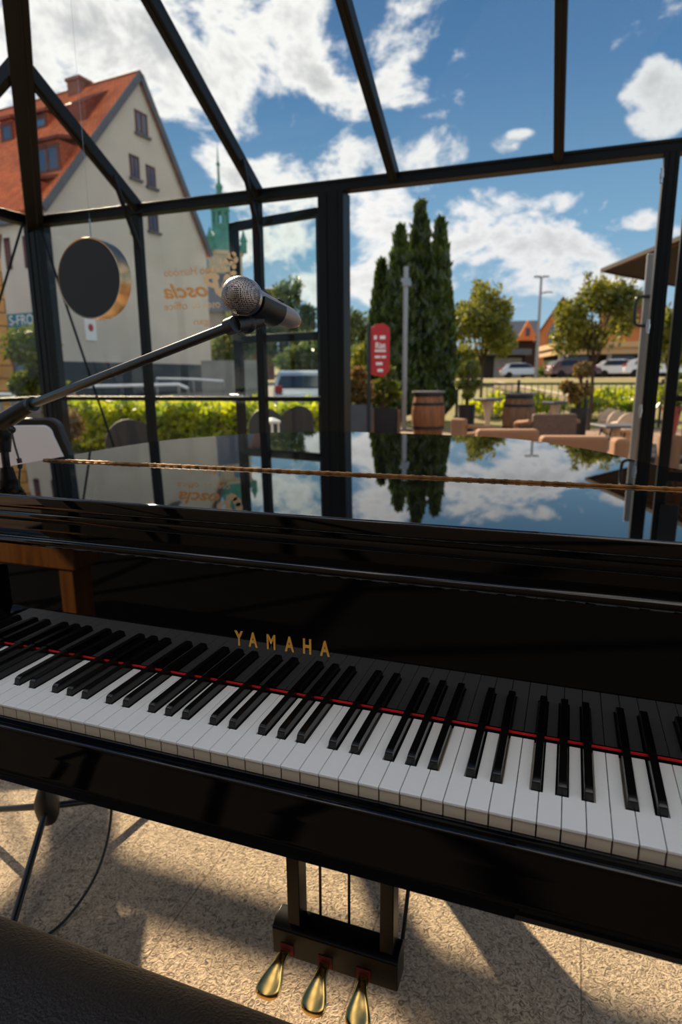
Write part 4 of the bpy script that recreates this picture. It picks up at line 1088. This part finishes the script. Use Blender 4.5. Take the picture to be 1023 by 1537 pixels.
M['roof_yz'] = tile_mat('clay_roof_tiles_front', (238, 128, 68), (216, 104, 54), (140, 64, 36), 2.6, 3.6, .75, .5, .5, .04, .5, 'YZ')
rf = rfm.build('roof', M['roof_yz'], house)
MB().tube([(RX, -.14, AZ+.16), (RX, HLn, AZ+.16)], .14, 10).build('ridge', M['roof_dark'], rf, smooth=60)
vg = MB()
for s in (-1, 1):
    half = RX if s < 0 else GW-RX; vg.beam((RX, -.16, AZ+.12), (RX+s*(half+ov), -.16, EZ-.3-ov*(AZ-EZ+.3)/half+.12), .10, .26)
vg.build('verge', M['slate'], rf)
def gwin(x0, y0, x1, y1, xl=True):
    a = on_gable(x0, y0); c = on_gable(x1, y1)
    if c.x < a.x: a, c = c, a
    zlo, zhi = min(a.z, c.z), max(a.z, c.z)
    f = MB()
    xm = (a.x+c.x)/2
    for (u0, u1, w0, w1) in ((a.x, a.x+.10, zlo, zhi), (c.x-.08, c.x, zlo, zhi), (a.x, c.x, zlo, zlo+.08), (a.x, c.x, zhi-.08, zhi), (xm-.03, xm+.03, zlo, zhi)):
        f.box((u0, -.03, w0), (u1, -.002, w1))
    o = f.build('window', M['win_frame'], house)
    MB().box((a.x+.05, -.012, zlo+.05), (c.x-.05, -.004, zhi-.05)).build('pane', M['win_glass'], o)
    MB().box((a.x-.08, -.14, zlo-.10), (c.x+.08, -.0, zlo)).build('sill', M['slate'], o)
gwin(201, 163, 222, 207); gwin(193, 230, 210, 271); gwin(218, 246, 234, 284); gwin(221, 318, 238, 350); gwin(195, 318, 210, 352)
sg = on_gable(135, 495); o = MB().box((sg.x-.28, -.05, sg.z-.42), (sg.x+.28, -.002, sg.z+.42)).build('wall_sign', M['white_paint'], house)
MB().prism([(sg.x+.13*math.cos(a), sg.z+.08+.15*math.sin(a)) for a in [2*PI*k/12 for k in range(12)]], -.06, -.051, 'y').build('emblem', M['car_red'], o)
# local frame: gable lies in the plane local y=0 and looks towards -y
def fwin(x0, y0, x1, y1, glass='win_glass', fr='win_frame', name='window'):
    a = on_front(x0, y0); c = on_front(x1, y1); y_a, y_c = min(a.y, c.y), max(a.y, c.y); zlo, zhi = min(a.z, c.z), max(a.z, c.z)
    f = MB()
    for (u0, u1, w0, w1) in ((y_a, y_a+.12, zlo, zhi), (y_c-.12, y_c, zlo, zhi), (y_a, y_c, zlo, zlo+.13), (y_a, y_c, zhi-.13, zhi)): f.box((-.07, u0, w0), (-.002, u1, w1))
    o = f.build(name, M[fr], house)
    MB().box((-.03, y_a+.05, zlo+.05), (-.004, y_c-.05, zhi-.05)).build('pane', M[glass], o)
    return o
fwin(7, 358, 19, 404); fwin(35, 355, 46, 402); fwin(70, 350, 80, 400)
p = on_front(90, 330); MB().tube([(-.1, .25, .3), (-.1, .25, EZ-.6)], .06, 8).build('drainpipe', M['galv'], house, smooth=40)
sh = on_front(16, 474); 
fwin(14, 500, 92, 572, 'win_glass', 'brick', 'shop_front')
o = MB().box((-.12, on_front(54, 480).y, on_front(16, 512).z), (-.003, on_front(13, 480).y, on_front(16, 472).z)).build('shop_sign', M['teal_board'], house)
tm = text_mesh('lettering', 'S-FROGB', .52, M['white_paint'], o, Matrix.Translation((-.13, on_front(14, 480).y-.15, on_front(30, 488).z)) @ Matrix(((0, 0, -1, 0), (-1, 0, 0, 0), (0, 1, 0, 0), (0, 0, 0, 1))), .003); tm['label'] = 'white shop lettering'
MB().box((-.06, .0, .1), (-.002, on_front(54, 480).y-.02, on_front(60, 478).z)).build('shop_window', M['win_glass'], house)
# roof plane facing the street: dormers
sl_n = Vector((-(AZ-EZ+.3), 0, RX)).normalized()
def on_roof(px, py):
    d = ray(px, py); dl = Vector((d.dot(gd), d.dot(fd), d.z)); cl_ = hl(CAM)
    P0 = Vector((RX, 0, AZ+.15)); t = (P0-cl_).dot(sl_n)/dl.dot(sl_n); return cl_+dl*t
def on_x(px, py, xa):
    d = ray(px, py); dl = Vector((d.dot(gd), d.dot(fd), d.z)); cl_ = hl(CAM); return cl_+dl*((xa-cl_.x)/dl.x)
def dormer(x0, y0, x1, y1, nwin, glass):
    a = on_roof((x0+x1)/2, y1); xa = a.x-.05
    y_a, y_c = on_x(x1, y1, xa).y, on_x(x0, y1, xa).y; z0 = a.z; zt_ = on_x((x0+x1)/2, y0, xa).z
    run = (zt_-z0)*RX/(AZ-EZ+.3)
    d = MB().box((xa, y_a, z0-.3), (xa+run+.2, y_c, zt_)).build('dormer', M['dormer'], house)
    MB().prism([(xa-.2, zt_-.02), (xa+run+1.1, zt_+.55), (xa+run+1.1, zt_+.67), (xa-.2, zt_+.10)], y_a-.15, y_c+.15, 'y').build('dormer_roof', M['roof_dark'], d)
    w = (y_c-y_a)/nwin; f = MB()
    for k in range(nwin+1):
        yy = y_a+.06+(y_c-y_a-.12)*k/nwin; f.box((xa-.05, yy-.07, z0+.05), (xa-.001, yy+.07, zt_-.1))
    f.box((xa-.05, y_a+.05, z0), (xa-.001, y_c-.05, z0+.14)).box((xa-.05, y_a+.05, zt_-.24), (xa-.001, y_c-.05, zt_-.1))
    f.build('dormer_frame', M['win_frame'], d)
    MB().box((xa-.03, y_a+.1, z0+.1), (xa-.002, y_c-.1, zt_-.14)).build('dormer_pane', M[glass], d)
dormer(56, 212, 93, 262, 2, 'win_glass'); dormer(52, 170, 72, 196, 1, 'win_blue'); dormer(45, 272, 62, 298, 1, 'win_blue'); dormer(4, 180, 22, 215, 1, 'win_glass')
a = on_roof(118, 186); MB().prism([(a.x-.1, a.z), (a.x-.1, a.z+.75), (a.x+1.5, a.z+1.75), (a.x+1.5, a.z)], a.y-.55, a.y+.75, 'y').build('dormer', M['roof_dark'], house)
ch = on_x(121, 132, RX); MB().box((RX-.4, ch.y-.38, AZ-1), (RX+.4, ch.y+.38, ch.z+.15)).box((RX-.46, ch.y-.44, ch.z+.15), (RX+.46, ch.y+.44, ch.z+.28)).build('chimney', M['brick'], house)
MB().box((-.28, 0.02, EZ-.75), (-.05, HLn, EZ-.60)).build('gutter', M['slate'], house)
# ochre house
b = spot(20, 560, 15.5)
t = thing('ochre_house', 'ochre stone-faced house corner at the left edge', 'house', b, YAW+.50)
zt_ = zat(10, 352, 15.5)-b.z
MB().box((-7, 0, 0), (0, 6, zt_)).build('wall', M['ochre'], t)
MB().box((-7.1, -.1, zt_), (.1, 6.1, zt_+.14)).build('cornice', M['church_stone'], t)
# --- church tower
D = 150; b = spot(341, 560, D)
t = thing('church_tower', 'distant stone church tower with green copper dome, lantern and spire', 'church tower', b, YAW+.5)
z = lambda y: zat(341, y, D)-b.z
w = 3.55
MB().box((-w, -w, 0), (w, w, z(384))).box((-w-.3, -w-.3, z(386)), (w+.3, w+.3, z(380))).build('tower', M['church_stone'], t)
MB().lathe([(w*1.5, z(382)), (w*1.38, z(372)), (w*1.05, z(358)), (w*.8, z(348)), (w*.55, z(344))], 4, Matrix.Rotation(PI/4, 4, 'Z')).build('dome', M['copper'], t)
lt = MB()
for k in range(8):
    a = 2*PI*k/8; lt.box((-.28, -.28, z(346)), (.28, .28, z(316)), Matrix.Translation((1.75*math.cos(a), 1.75*math.sin(a), 0)) @ Matrix.Rotation(a, 4, 'Z'))
lt.lathe([(2.15, z(348)), (2.15, z(338)), (1.9, z(337))], 8).lathe([(1.9, z(320)), (2.3, z(316)), (2.2, z(307)), (1.5, z(300)), (.8, z(294)), (.6, z(286)), (.9, z(280)), (.35, z(274)), (.22, z(250)), (.5, z(246)), (.2, z(242)), (.06, z(216))], 8)
lt.build('lantern', M['copper'], t, smooth=30)
for sx, s2 in ((-1, -1), (1, -1), (-1, 1), (1, 1)):
    MB().lathe([(.75, z(382)), (.75, z(366)), (.95, z(364)), (.5, z(357)), (.1, z(348))], 8, Matrix.Translation((sx*w*1.1, s2*w*1.1, 0))).build('turret', M['copper'], t, smooth=30)
for r_ in range(4):
    MB().lathe([(.9, -w-.06), (.95, -w-.12), (.01, -w-.14)], 20, Matrix.Rotation(r_*PI/2, 4, 'Z') @ Matrix.Translation((0, 0, z(397))) @ Matrix.Rotation(PI/2, 4, 'X') @ Matrix.Diagonal((1, 1, -1, 1)) ).build('clock', M['win_blue'], t)
    MB().box((-.5, -w-.08, z(430)), (.5, -w-.001, z(412))).build('louvre', M['dark_recess'], t) if r_ == 0 else None
# --- low houses behind the door and the brick gable
def simple_house(px0, px1, y_eave, y_ridge, D, depth, wall, roof, label, rz=0, gable=False, base_y=568, name='house', over=.4, extras=None):
    b = spot((px0+px1)/2, base_y, D); W = (px1-px0)/2*D/938; e = zat(px0, y_eave, D)-b.z; r = zat(px0, y_ridge, D)-b.z
    t = thing(name, label, 'house', b, YAW+rz-math.atan2((px0+px1)/2-511, 938))
    if gable:
        MB().prism([(-W, 0), (W, 0), (W, e), (0, r), (-W, e)], 0, depth, 'y').build('wall', M[wall], t)
        mb = MB()
        for s in (-1, 1):
            k = (r-e)/W; p0 = Vector((0, -over, r+.05)); p1 = Vector((s*(W+over), -over, e-over*k+.05)); up = Vector((0, 0, .25)); q = [p0, p1, p1+Vector((0, depth+over, 0)), p0+Vector((0, depth+over, 0))]
            mb.add(q+[p+up for p in q], [(0, 1, 2, 3), (7, 6, 5, 4), (0, 4, 5, 1), (1, 5, 6, 2), (2, 6, 7, 3), (3, 7, 4, 0)])
        mb.build('roof', M[roof], t)
    else:
        MB().box((-W, 0, 0), (W, depth, e)).build('wall', M[wall], t)
        MB().prism([(-over, e), (depth/2, r), (depth+over, e), (depth+over, e+.2), (depth/2, r+.2), (-over, e+.2)], -W-over, W+over, 'x').build('roof', M[roof], t)
    if extras: extras(t, W, e, r, D, b)
    return t
simple_house(372, 412, 437, 428, 70, 7, 'brick', 'slate', 'small brick building with a dark roof behind the microphone')
simple_house(318, 372, 470, 398, 60, 12, 'stone', 'slate', 'grey house in shadow between white gable and church tower', .2)
def dorm(t, W, e, r, D, b):
    MB().prism([(W*.05, e-.2), (W*.95, e-.2), (W*.5, r*.98)], -1.2, -.3, 'y').build('gable_front', M['orange_wall'], t)
    MB().box((W*.42, -1.28, e+.4), (W*.58, -1.21, e+1.5)).build('window', M['win_glass'], t)
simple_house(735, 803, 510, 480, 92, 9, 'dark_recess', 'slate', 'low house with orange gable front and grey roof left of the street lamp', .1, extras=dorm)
def glz(t, W, e, r, D, b):
    MB().prism([(-W*.55, e*.62), (W*.9, e*.62), (W*.9, e*1.02), (W*.1, r-.7), (-W*.55, e*1.05)], -.12, -.004, 'y').build('glazed_gable', M['win_blue'], t)
    MB().box((-W*.6, -.9, e*.55), (W, -.1, e*.6)).build('balcony', M['beige_wall'], t)
simple_house(806, 868, 500, 449, 76, 10, 'orange_wall', 'roof_dark', 'orange house with a big blue glazed gable behind the slender tree', .06, gable=True, extras=glz)
simple_house(905, 985, 490, 432, 92, 12, 'orange_wall', 'roof_dark', 'orange house with red roof behind the right-hand doorpost', .1)
# long low building with a canopy
D = 60; b = spot(880, 560, D)
t = thing('long_building', 'long low building with beige canopy over a dark recessed front', 'building', b, YAW-.12)
z = lambda y: zat(880, y, D)-b.z
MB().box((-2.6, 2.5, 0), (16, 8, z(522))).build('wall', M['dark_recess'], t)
MB().box((-3, -.8, z(532)), (17, 8.4, z(520))).box((-3.2, -1.1, z(522)), (17.3, 8.6, z(514))).build('canopy', M['beige_wall'], t)
for k in range(5): MB().box((-2.8+k*4.4, -.7, 0), (-2.4+k*4.4, -.4, z(532))).build('pillar', M['stone'], t)
for k in range(4): MB().box((-2.0+k*5, 2.40, .6), (.7+k*5, 2.49, 2.2)).build('window', M['win_glass'], t)
D = 64; b = spot(745, 560, D)
t = thing('garage', 'flat-roofed garage with a pale fascia left of the long building', 'building', b, YAW)
z = lambda y: zat(745, y, D)-b.z
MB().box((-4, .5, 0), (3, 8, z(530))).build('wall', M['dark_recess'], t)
MB().box((-4.3, -.6, z(533)), (3.3, 8.3, z(524))).build('roof', M['slate'], t)
MB().box((-.2, .40, 0), (2.6, .49, z(537))).build('garage_door', M['stone'], t)
# big brown parasol / canopy at the right
D = 9.0; c0 = at(901, 403, D)
q1 = pl(985, 368, 2, c0.z)-c0; q2 = pl(967, 416.5, 2, c0.z)-c0
n1 = c0+q1.normalized()*3.0; n2 = c0+q2.normalized()*3.0; n3 = n1+n2-c0
b = (n1+n2)/2; zc = c0.z+.03; b.z = -.03
t = thing('large_parasol', 'large dark brown parasol beyond the right-hand doorpost', 'parasol', b)
zp = zc+.42
mb = MB(); cs = [Vector((p.x-b.x, p.y-b.y, zc)) for p in (c0, n1, n3, n2)]
ap = Vector((0, 0, zp))
for k in range(4):
    q0, q1 = cs[k], cs[(k+1) % 4]
    mb.add([q0, q1, ap], [(0, 1, 2)]); mb.add([q0-Vector((0, 0, .02)), q1-Vector((0, 0, .02)), ap-Vector((0, 0, .05))], [(2, 1, 0)])
    mb.add([q0, q1, q1-Vector((0, 0, .05)), q0-Vector((0, 0, .05))], [(0, 1, 2, 3)])
mb.build('canopy', M['parasol'], t, 'leaf')
rb = MB()
for k in range(4): rb.tube([ap-Vector((0, 0, .08)), cs[k]-Vector((0, 0, .04))], .016, 6)
rb.build('ribs', M['planter_wood'], t, smooth=40)
MB().tube([(0, 0, 0), (0, 0, zp)], .04, 12).build('pole', M['planter_wood'], t, smooth=40)
MB().box((-.45, -.45, 0), (.45, .45, .08)).build('base', M['iron'], t, bevel=.01)
# ================================================================== CARS
def car(px, py, D, rz, paint, label, scale=1, kind='hatch', base=None):
    b = base or spot(px, py, D)
    t = thing('car', label, 'car', b, rz)
    k = scale
    if kind == 'van': prof = [(-2.2, .35), (2.2, .35), (2.25, .75), (2.05, .95), (1.35, 1.08), (.75, 1.62), (.4, 1.72), (-1.9, 1.74), (-2.12, 1.5), (-2.22, .9)]
    else: prof = [(-2.0, .32), (2.05, .32), (2.12, .62), (1.95, .82), (1.1, .98), (.45, 1.40), (.1, 1.47), (-1.0, 1.46), (-1.6, 1.32), (-1.98, .95), (-2.08, .6)]
    hw = .86
    mb = MB(); n = len(prof); vv = []
    for y, f in ((-hw, .0), (-hw*.98, .0), (hw*.98, 0), (hw, 0)):
        for x, z in prof:
            tum = max(0, z-.95)*.28
            s = (hw-tum if z > .95 else hw)*(1 if abs(y) == hw else 1.0)
            vv.append((x*k, math.copysign(s, y)*k, z*k))
    a = vv[:n]; c = vv[3*n:]
    mb.add(a+c, [tuple(range(n-1, -1, -1)), tuple(range(n, 2*n))]+[(i, (i+1) % n, n+(i+1) % n, n+i) for i in range(n)])
    mb.build('body', M[paint], t, bevel=.05*k, bseg=3)
    top = 1.66 if kind == 'van' else 1.40; x0, x1 = ((-1.95, .95) if kind == 'van' else (-1.45, .75))
    g_ = MB()
    for s in (-1, 1):
        vv = [(x0+.05, .98), (x1+.28, .98), (x1-.35, top), (x0+.25, top)]
        g_.add([(x*k, s*(hw+.006-max(0, z-.95)*.28)*k, z*k) for x, z in vv], [(0, 1, 2, 3)])
    fr = [(1.30, 1.09), (.80, 1.56)] if kind == 'van' else [(1.02, 1.04), (.50, 1.38)]
    bk = [(-2.19, 1.02), (-2.09, 1.50)] if kind == 'van' else [(-1.96, .99), (-1.64, 1.30)]
    for (xa, za), (xb, zb), off_ in ((fr[0], fr[1], .03), (bk[0], bk[1], -.03)):
        wa, wb_ = hw-.10-max(0, za-.95)*.28, hw-.12-max(0, zb-.95)*.28
        g_.add([((xa+off_)*k, -wa*k, (za+.01)*k), ((xa+off_)*k, wa*k, (za+.01)*k), ((xb+off_)*k, wb_*k, (zb+.01)*k), ((xb+off_)*k, -wb_*k, (zb+.01)*k)], [(0, 1, 2, 3)])
    g_.build('windows', M['car_glass'], t)
    for x in (-1.3, 1.35):
        for s in (-1, 1):
            MB().tube([(x*k, s*(hw-.18)*k, .31*k), (x*k, s*(hw+.015)*k, .31*k)], .31*k, 18).tube([(x*k, s*(hw+.012)*k, .31*k), (x*k, s*(hw+.025)*k, .31*k)], .19*k, 14).build('wheel', M['rubber'], t, smooth=40)
    for s in (-1, 1):
        MB().box((2.02*k, (s*.62-.16)*k, .64*k), (2.13*k, (s*.62+.16)*k, .80*k)).build('headlamp', M['chrome'], t, bevel=.02)
        MB().box(((-2.24 if kind == 'van' else -2.11)*k, (s*.70-.1)*k, .85*k), ((-2.1 if kind == 'van' else -1.98)*k, (s*.70+.1)*k, 1.05*k)).build('tail_lamp', M['car_red'], t, bevel=.02)
    MB().box(((-2.25 if kind == 'van' else -2.10)*k, -.26*k, .62*k), ((-2.2 if kind == 'van' else -2.04)*k, .26*k, .74*k)).build('number_plate', M['white_paint'], t)
    return t
hd_ang = math.atan2(HY, HX)
car(456, 590, 18, hd_ang+.06, 'car_silver', 'silver car seen from behind through the open door glass', .94)
car(934, 573, 52, hd_ang-2.2, 'car_white', 'white car parked on the rise behind the slender tree', 1.0)
car(782, 566, 56, hd_ang-1.7, 'car_silver', 'silver car parked under the street lamp', .9)
car(858, 567, 46.5, hd_ang-1.5, 'car_dark_red', 'dark red car in the shade left of the slender tree', .9)
car(978, 572, 48, hd_ang-1.9, 'car_white', 'second white car half hidden by the right doorpost', 1.0)

# ================================================================== SKY AND SUN
w = bpy.data.worlds.new('sky'); scene.world = w; w.use_nodes = True
nt = w.node_tree; nt.nodes.clear(); Lk = nt.links
def N(t, **kw):
    n = nt.nodes.new(t)
    for k, v in kw.items(): setattr(n, k, v)
    return n
def mth(op, a, b=None, clamp=False):
    n = N('ShaderNodeMath', operation=op, use_clamp=clamp)
    for i, v in enumerate((a, b)):
        if v is None: continue
        if isinstance(v, (int, float)): n.inputs[i].default_value = v
        else: Lk.new(v, n.inputs[i])
    return n.outputs[0]
def dotc(vec, c):
    n = N('ShaderNodeVectorMath', operation='DOT_PRODUCT'); Lk.new(vec, n.inputs[0]); n.inputs[1].default_value = tuple(c); return n.outputs['Value']
def mrange(v, a, b, c=0, d=1, smooth=True):
    n = N('ShaderNodeMapRange'); n.interpolation_type = 'SMOOTHSTEP' if smooth else 'LINEAR'
    Lk.new(v, n.inputs['Value']); n.inputs['From Min'].default_value = a; n.inputs['From Max'].default_value = b; n.inputs['To Min'].default_value = c; n.inputs['To Max'].default_value = d
    return n.outputs['Result']
def mixc(f, a, b):
    n = N('ShaderNodeMix', data_type='RGBA')
    Lk.new(f, n.inputs['Factor'])
    for k, v in (('A', a), ('B', b)):
        if isinstance(v, (list, tuple)): n.inputs[k].default_value = v
        else: Lk.new(v, n.inputs[k])
    return n.outputs['Result']
tc = N('ShaderNodeTexCoord'); V = tc.outputs['Generated']
sep = N('ShaderNodeSeparateXYZ'); Lk.new(V, sep.inputs[0]); Z = sep.outputs['Z']
nz = N('ShaderNodeTexNoise'); nz.inputs['Scale'].default_value = 7; nz.inputs['Detail'].default_value = 9; nz.inputs['Roughness'].default_value = .62; nz.inputs['Distortion'].default_value = .25
mpn = N('ShaderNodeMapping'); mpn.inputs['Scale'].default_value = (1, 1, 1.5); mpn.inputs['Location'].default_value = (3.1, 1.7, .4)
Lk.new(V, mpn.inputs[0]); Lk.new(mpn.outputs[0], nz.inputs['Vector'])
nz2 = N('ShaderNodeTexNoise'); nz2.inputs['Scale'].default_value = 2.6; nz2.inputs['Detail'].default_value = 8; nz2.inputs['Roughness'].default_value = .55
Lk.new(mpn.outputs[0], nz2.inputs['Vector'])
# cloud masses: (photo x, photo y, half-width, half-height, weight) turned into directions on the sky
CL = [(190, 70, 230, 105, 1.0), (60, 20, 150, 90, .9), (330, 115, 90, 80, .85), (240, 170, 60, 60, .6),
      (450, 20, 75, 45, .75), (610, 45, 85, 70, .95), (675, 85, 40, 40, .6), (480, 125, 95, 75, .95), (600, 140, 90, 50, .8), (520, 175, 90, 40, .7),
      (545, 235, 110, 55, .95), (640, 235, 60, 45, .7), (300, 235, 70, 35, .55), (430, 265, 60, 35, .6), (350, 280, 70, 40, .7), (300, 330, 60, 40, .6),
      (560, 320, 130, 50, .95), (440, 355, 90, 60, .9), (700, 350, 130, 55, 1.0), (760, 390, 150, 60, .95), (640, 400, 160, 60, .85), (470, 410, 120, 45, .75), (850, 420, 120, 40, .6),
      (850, 302, 50, 18, .7), (900, 312, 45, 20, .7), (945, 330, 60, 18, .72), (925, 75, 30, 35, .6), (945, 50, 30, 30, .5), (975, 125, 45, 40, .72), (995, 155, 50, 45, .72), (1005, 30, 40, 40, .5), (757, 218, 34, 16, .42), (775, 205, 30, 12, .4), (830, 345, 70, 25, .5),
      (100, 330, 150, 60, .5), (-120, 150, 160, 120, .9), (1120, 200, 70, 60, .6), (1100, 340, 90, 40, .7)]
dens = None
for (cx_, cy_, rx, ry, wt) in CL:
    c = ray(cx_, cy_); ln = c.length; c = c.normalized()
    a = c.cross(Vector((0, 0, 1))).normalized(); u = a.cross(c).normalized()
    if u.z < 0: u = -u
    kx, ky = rx/FPX/ln, ry/FPX/ln
    du = mth('MULTIPLY', dotc(V, a), 1/kx); dv = mth('MULTIPLY', dotc(V, u), 1/ky)
    r2 = mth('ADD', mth('MULTIPLY', du, du), mth('MULTIPLY', dv, dv))
    fall = mth('SUBTRACT', 1.0, mth('MULTIPLY', r2, .55), True)
    val = mth('MULTIPLY', mth('MULTIPLY', fall, wt), mrange(dotc(V, c), 0, .1, 0, 1, False))
    dens = val if dens is None else mth('MAXIMUM', dens, val)
# outside the photographed part of the sky: scattered cloud everywhere
infront = mrange(dotc(V, ray(511, 300).normalized()), .55, .72)
field = mrange(nz2.outputs['Fac'], .42, .66, 0, .95)
dens2 = mth('MULTIPLY', field, mth('SUBTRACT', 1.0, infront))
densT = mth('MAXIMUM', dens, dens2)
puff = mth('ADD', mth('MULTIPLY', mth('SUBTRACT', nz.outputs['Fac'], .5), 3.2), mth('MULTIPLY', mth('SUBTRACT', nz2.outputs['Fac'], .5), .6))
dtot = mth('ADD', mth('MULTIPLY', densT, .86), mth('MULTIPLY', puff, mrange(densT, 0, .45)))
mask = mrange(dtot, .33, .72)
# blue
hz = mrange(Z, 0.0, .62, 0, 1, False)
ramp = N('ShaderNodeValToRGB'); Lk.new(hz, ramp.inputs['Fac'])
el = ramp.color_ramp.elements
el[0].position = 0; el[0].color = rgba((178, 206, 222)); el[1].position = 1; el[1].color = rgba((50, 90, 140))
e2 = el.new(.30); e2.color = rgba((128, 172, 204)); e3 = el.new(.62); e3.color = rgba((86, 132, 178))
# clouds lit from behind: bright rims and grey hearts
SUN_EL, SUN_AZ = math.radians(30.5), math.radians(43.5)
sund = Vector((-math.sin(SUN_AZ)*math.cos(SUN_EL), math.cos(SUN_AZ)*math.cos(SUN_EL), math.sin(SUN_EL)))
thick = mrange(dtot, .66, 1.2)
near = mrange(dotc(V, sund), .70, 1.0)
grey = mixc(mrange(nz.outputs['Fac'], .35, .65), rgba((158, 162, 168)), rgba((206, 207, 208)))
white = mixc(near, rgba((236, 237, 238)), (1.05, 1.03, .99, 1))
ccol = mixc(thick, white, grey)
# unseen clouds behind the camera, brightened and warmed as fill for the keys
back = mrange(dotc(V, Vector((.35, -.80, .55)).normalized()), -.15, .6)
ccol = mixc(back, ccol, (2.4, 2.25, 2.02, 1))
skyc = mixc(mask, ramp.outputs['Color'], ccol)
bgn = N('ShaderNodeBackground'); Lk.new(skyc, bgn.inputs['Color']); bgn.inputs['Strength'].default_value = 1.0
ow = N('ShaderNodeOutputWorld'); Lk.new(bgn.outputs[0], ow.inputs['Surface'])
sl_ = bpy.data.lights.new('sun', 'SUN'); so = bpy.data.objects.new('sun', sl_); COL.objects.link(so)
sl_.energy = 10; sl_.angle = math.radians(.7); sl_.color = (1, .80, .56)
so.rotation_euler = sund.to_track_quat('Z', 'Y').to_euler(); so.location = (-6, 8, 8)
# ================================================================== BACK OF THE ROOM
wf = struct('wall_front')
MB().box((-3.3, -2.75, 0), (3.2, -2.6, 3.2)).build('panelling', mat('dark_panelling', (44, 34, 28), .7, noise=.4, nscale=6), wf)
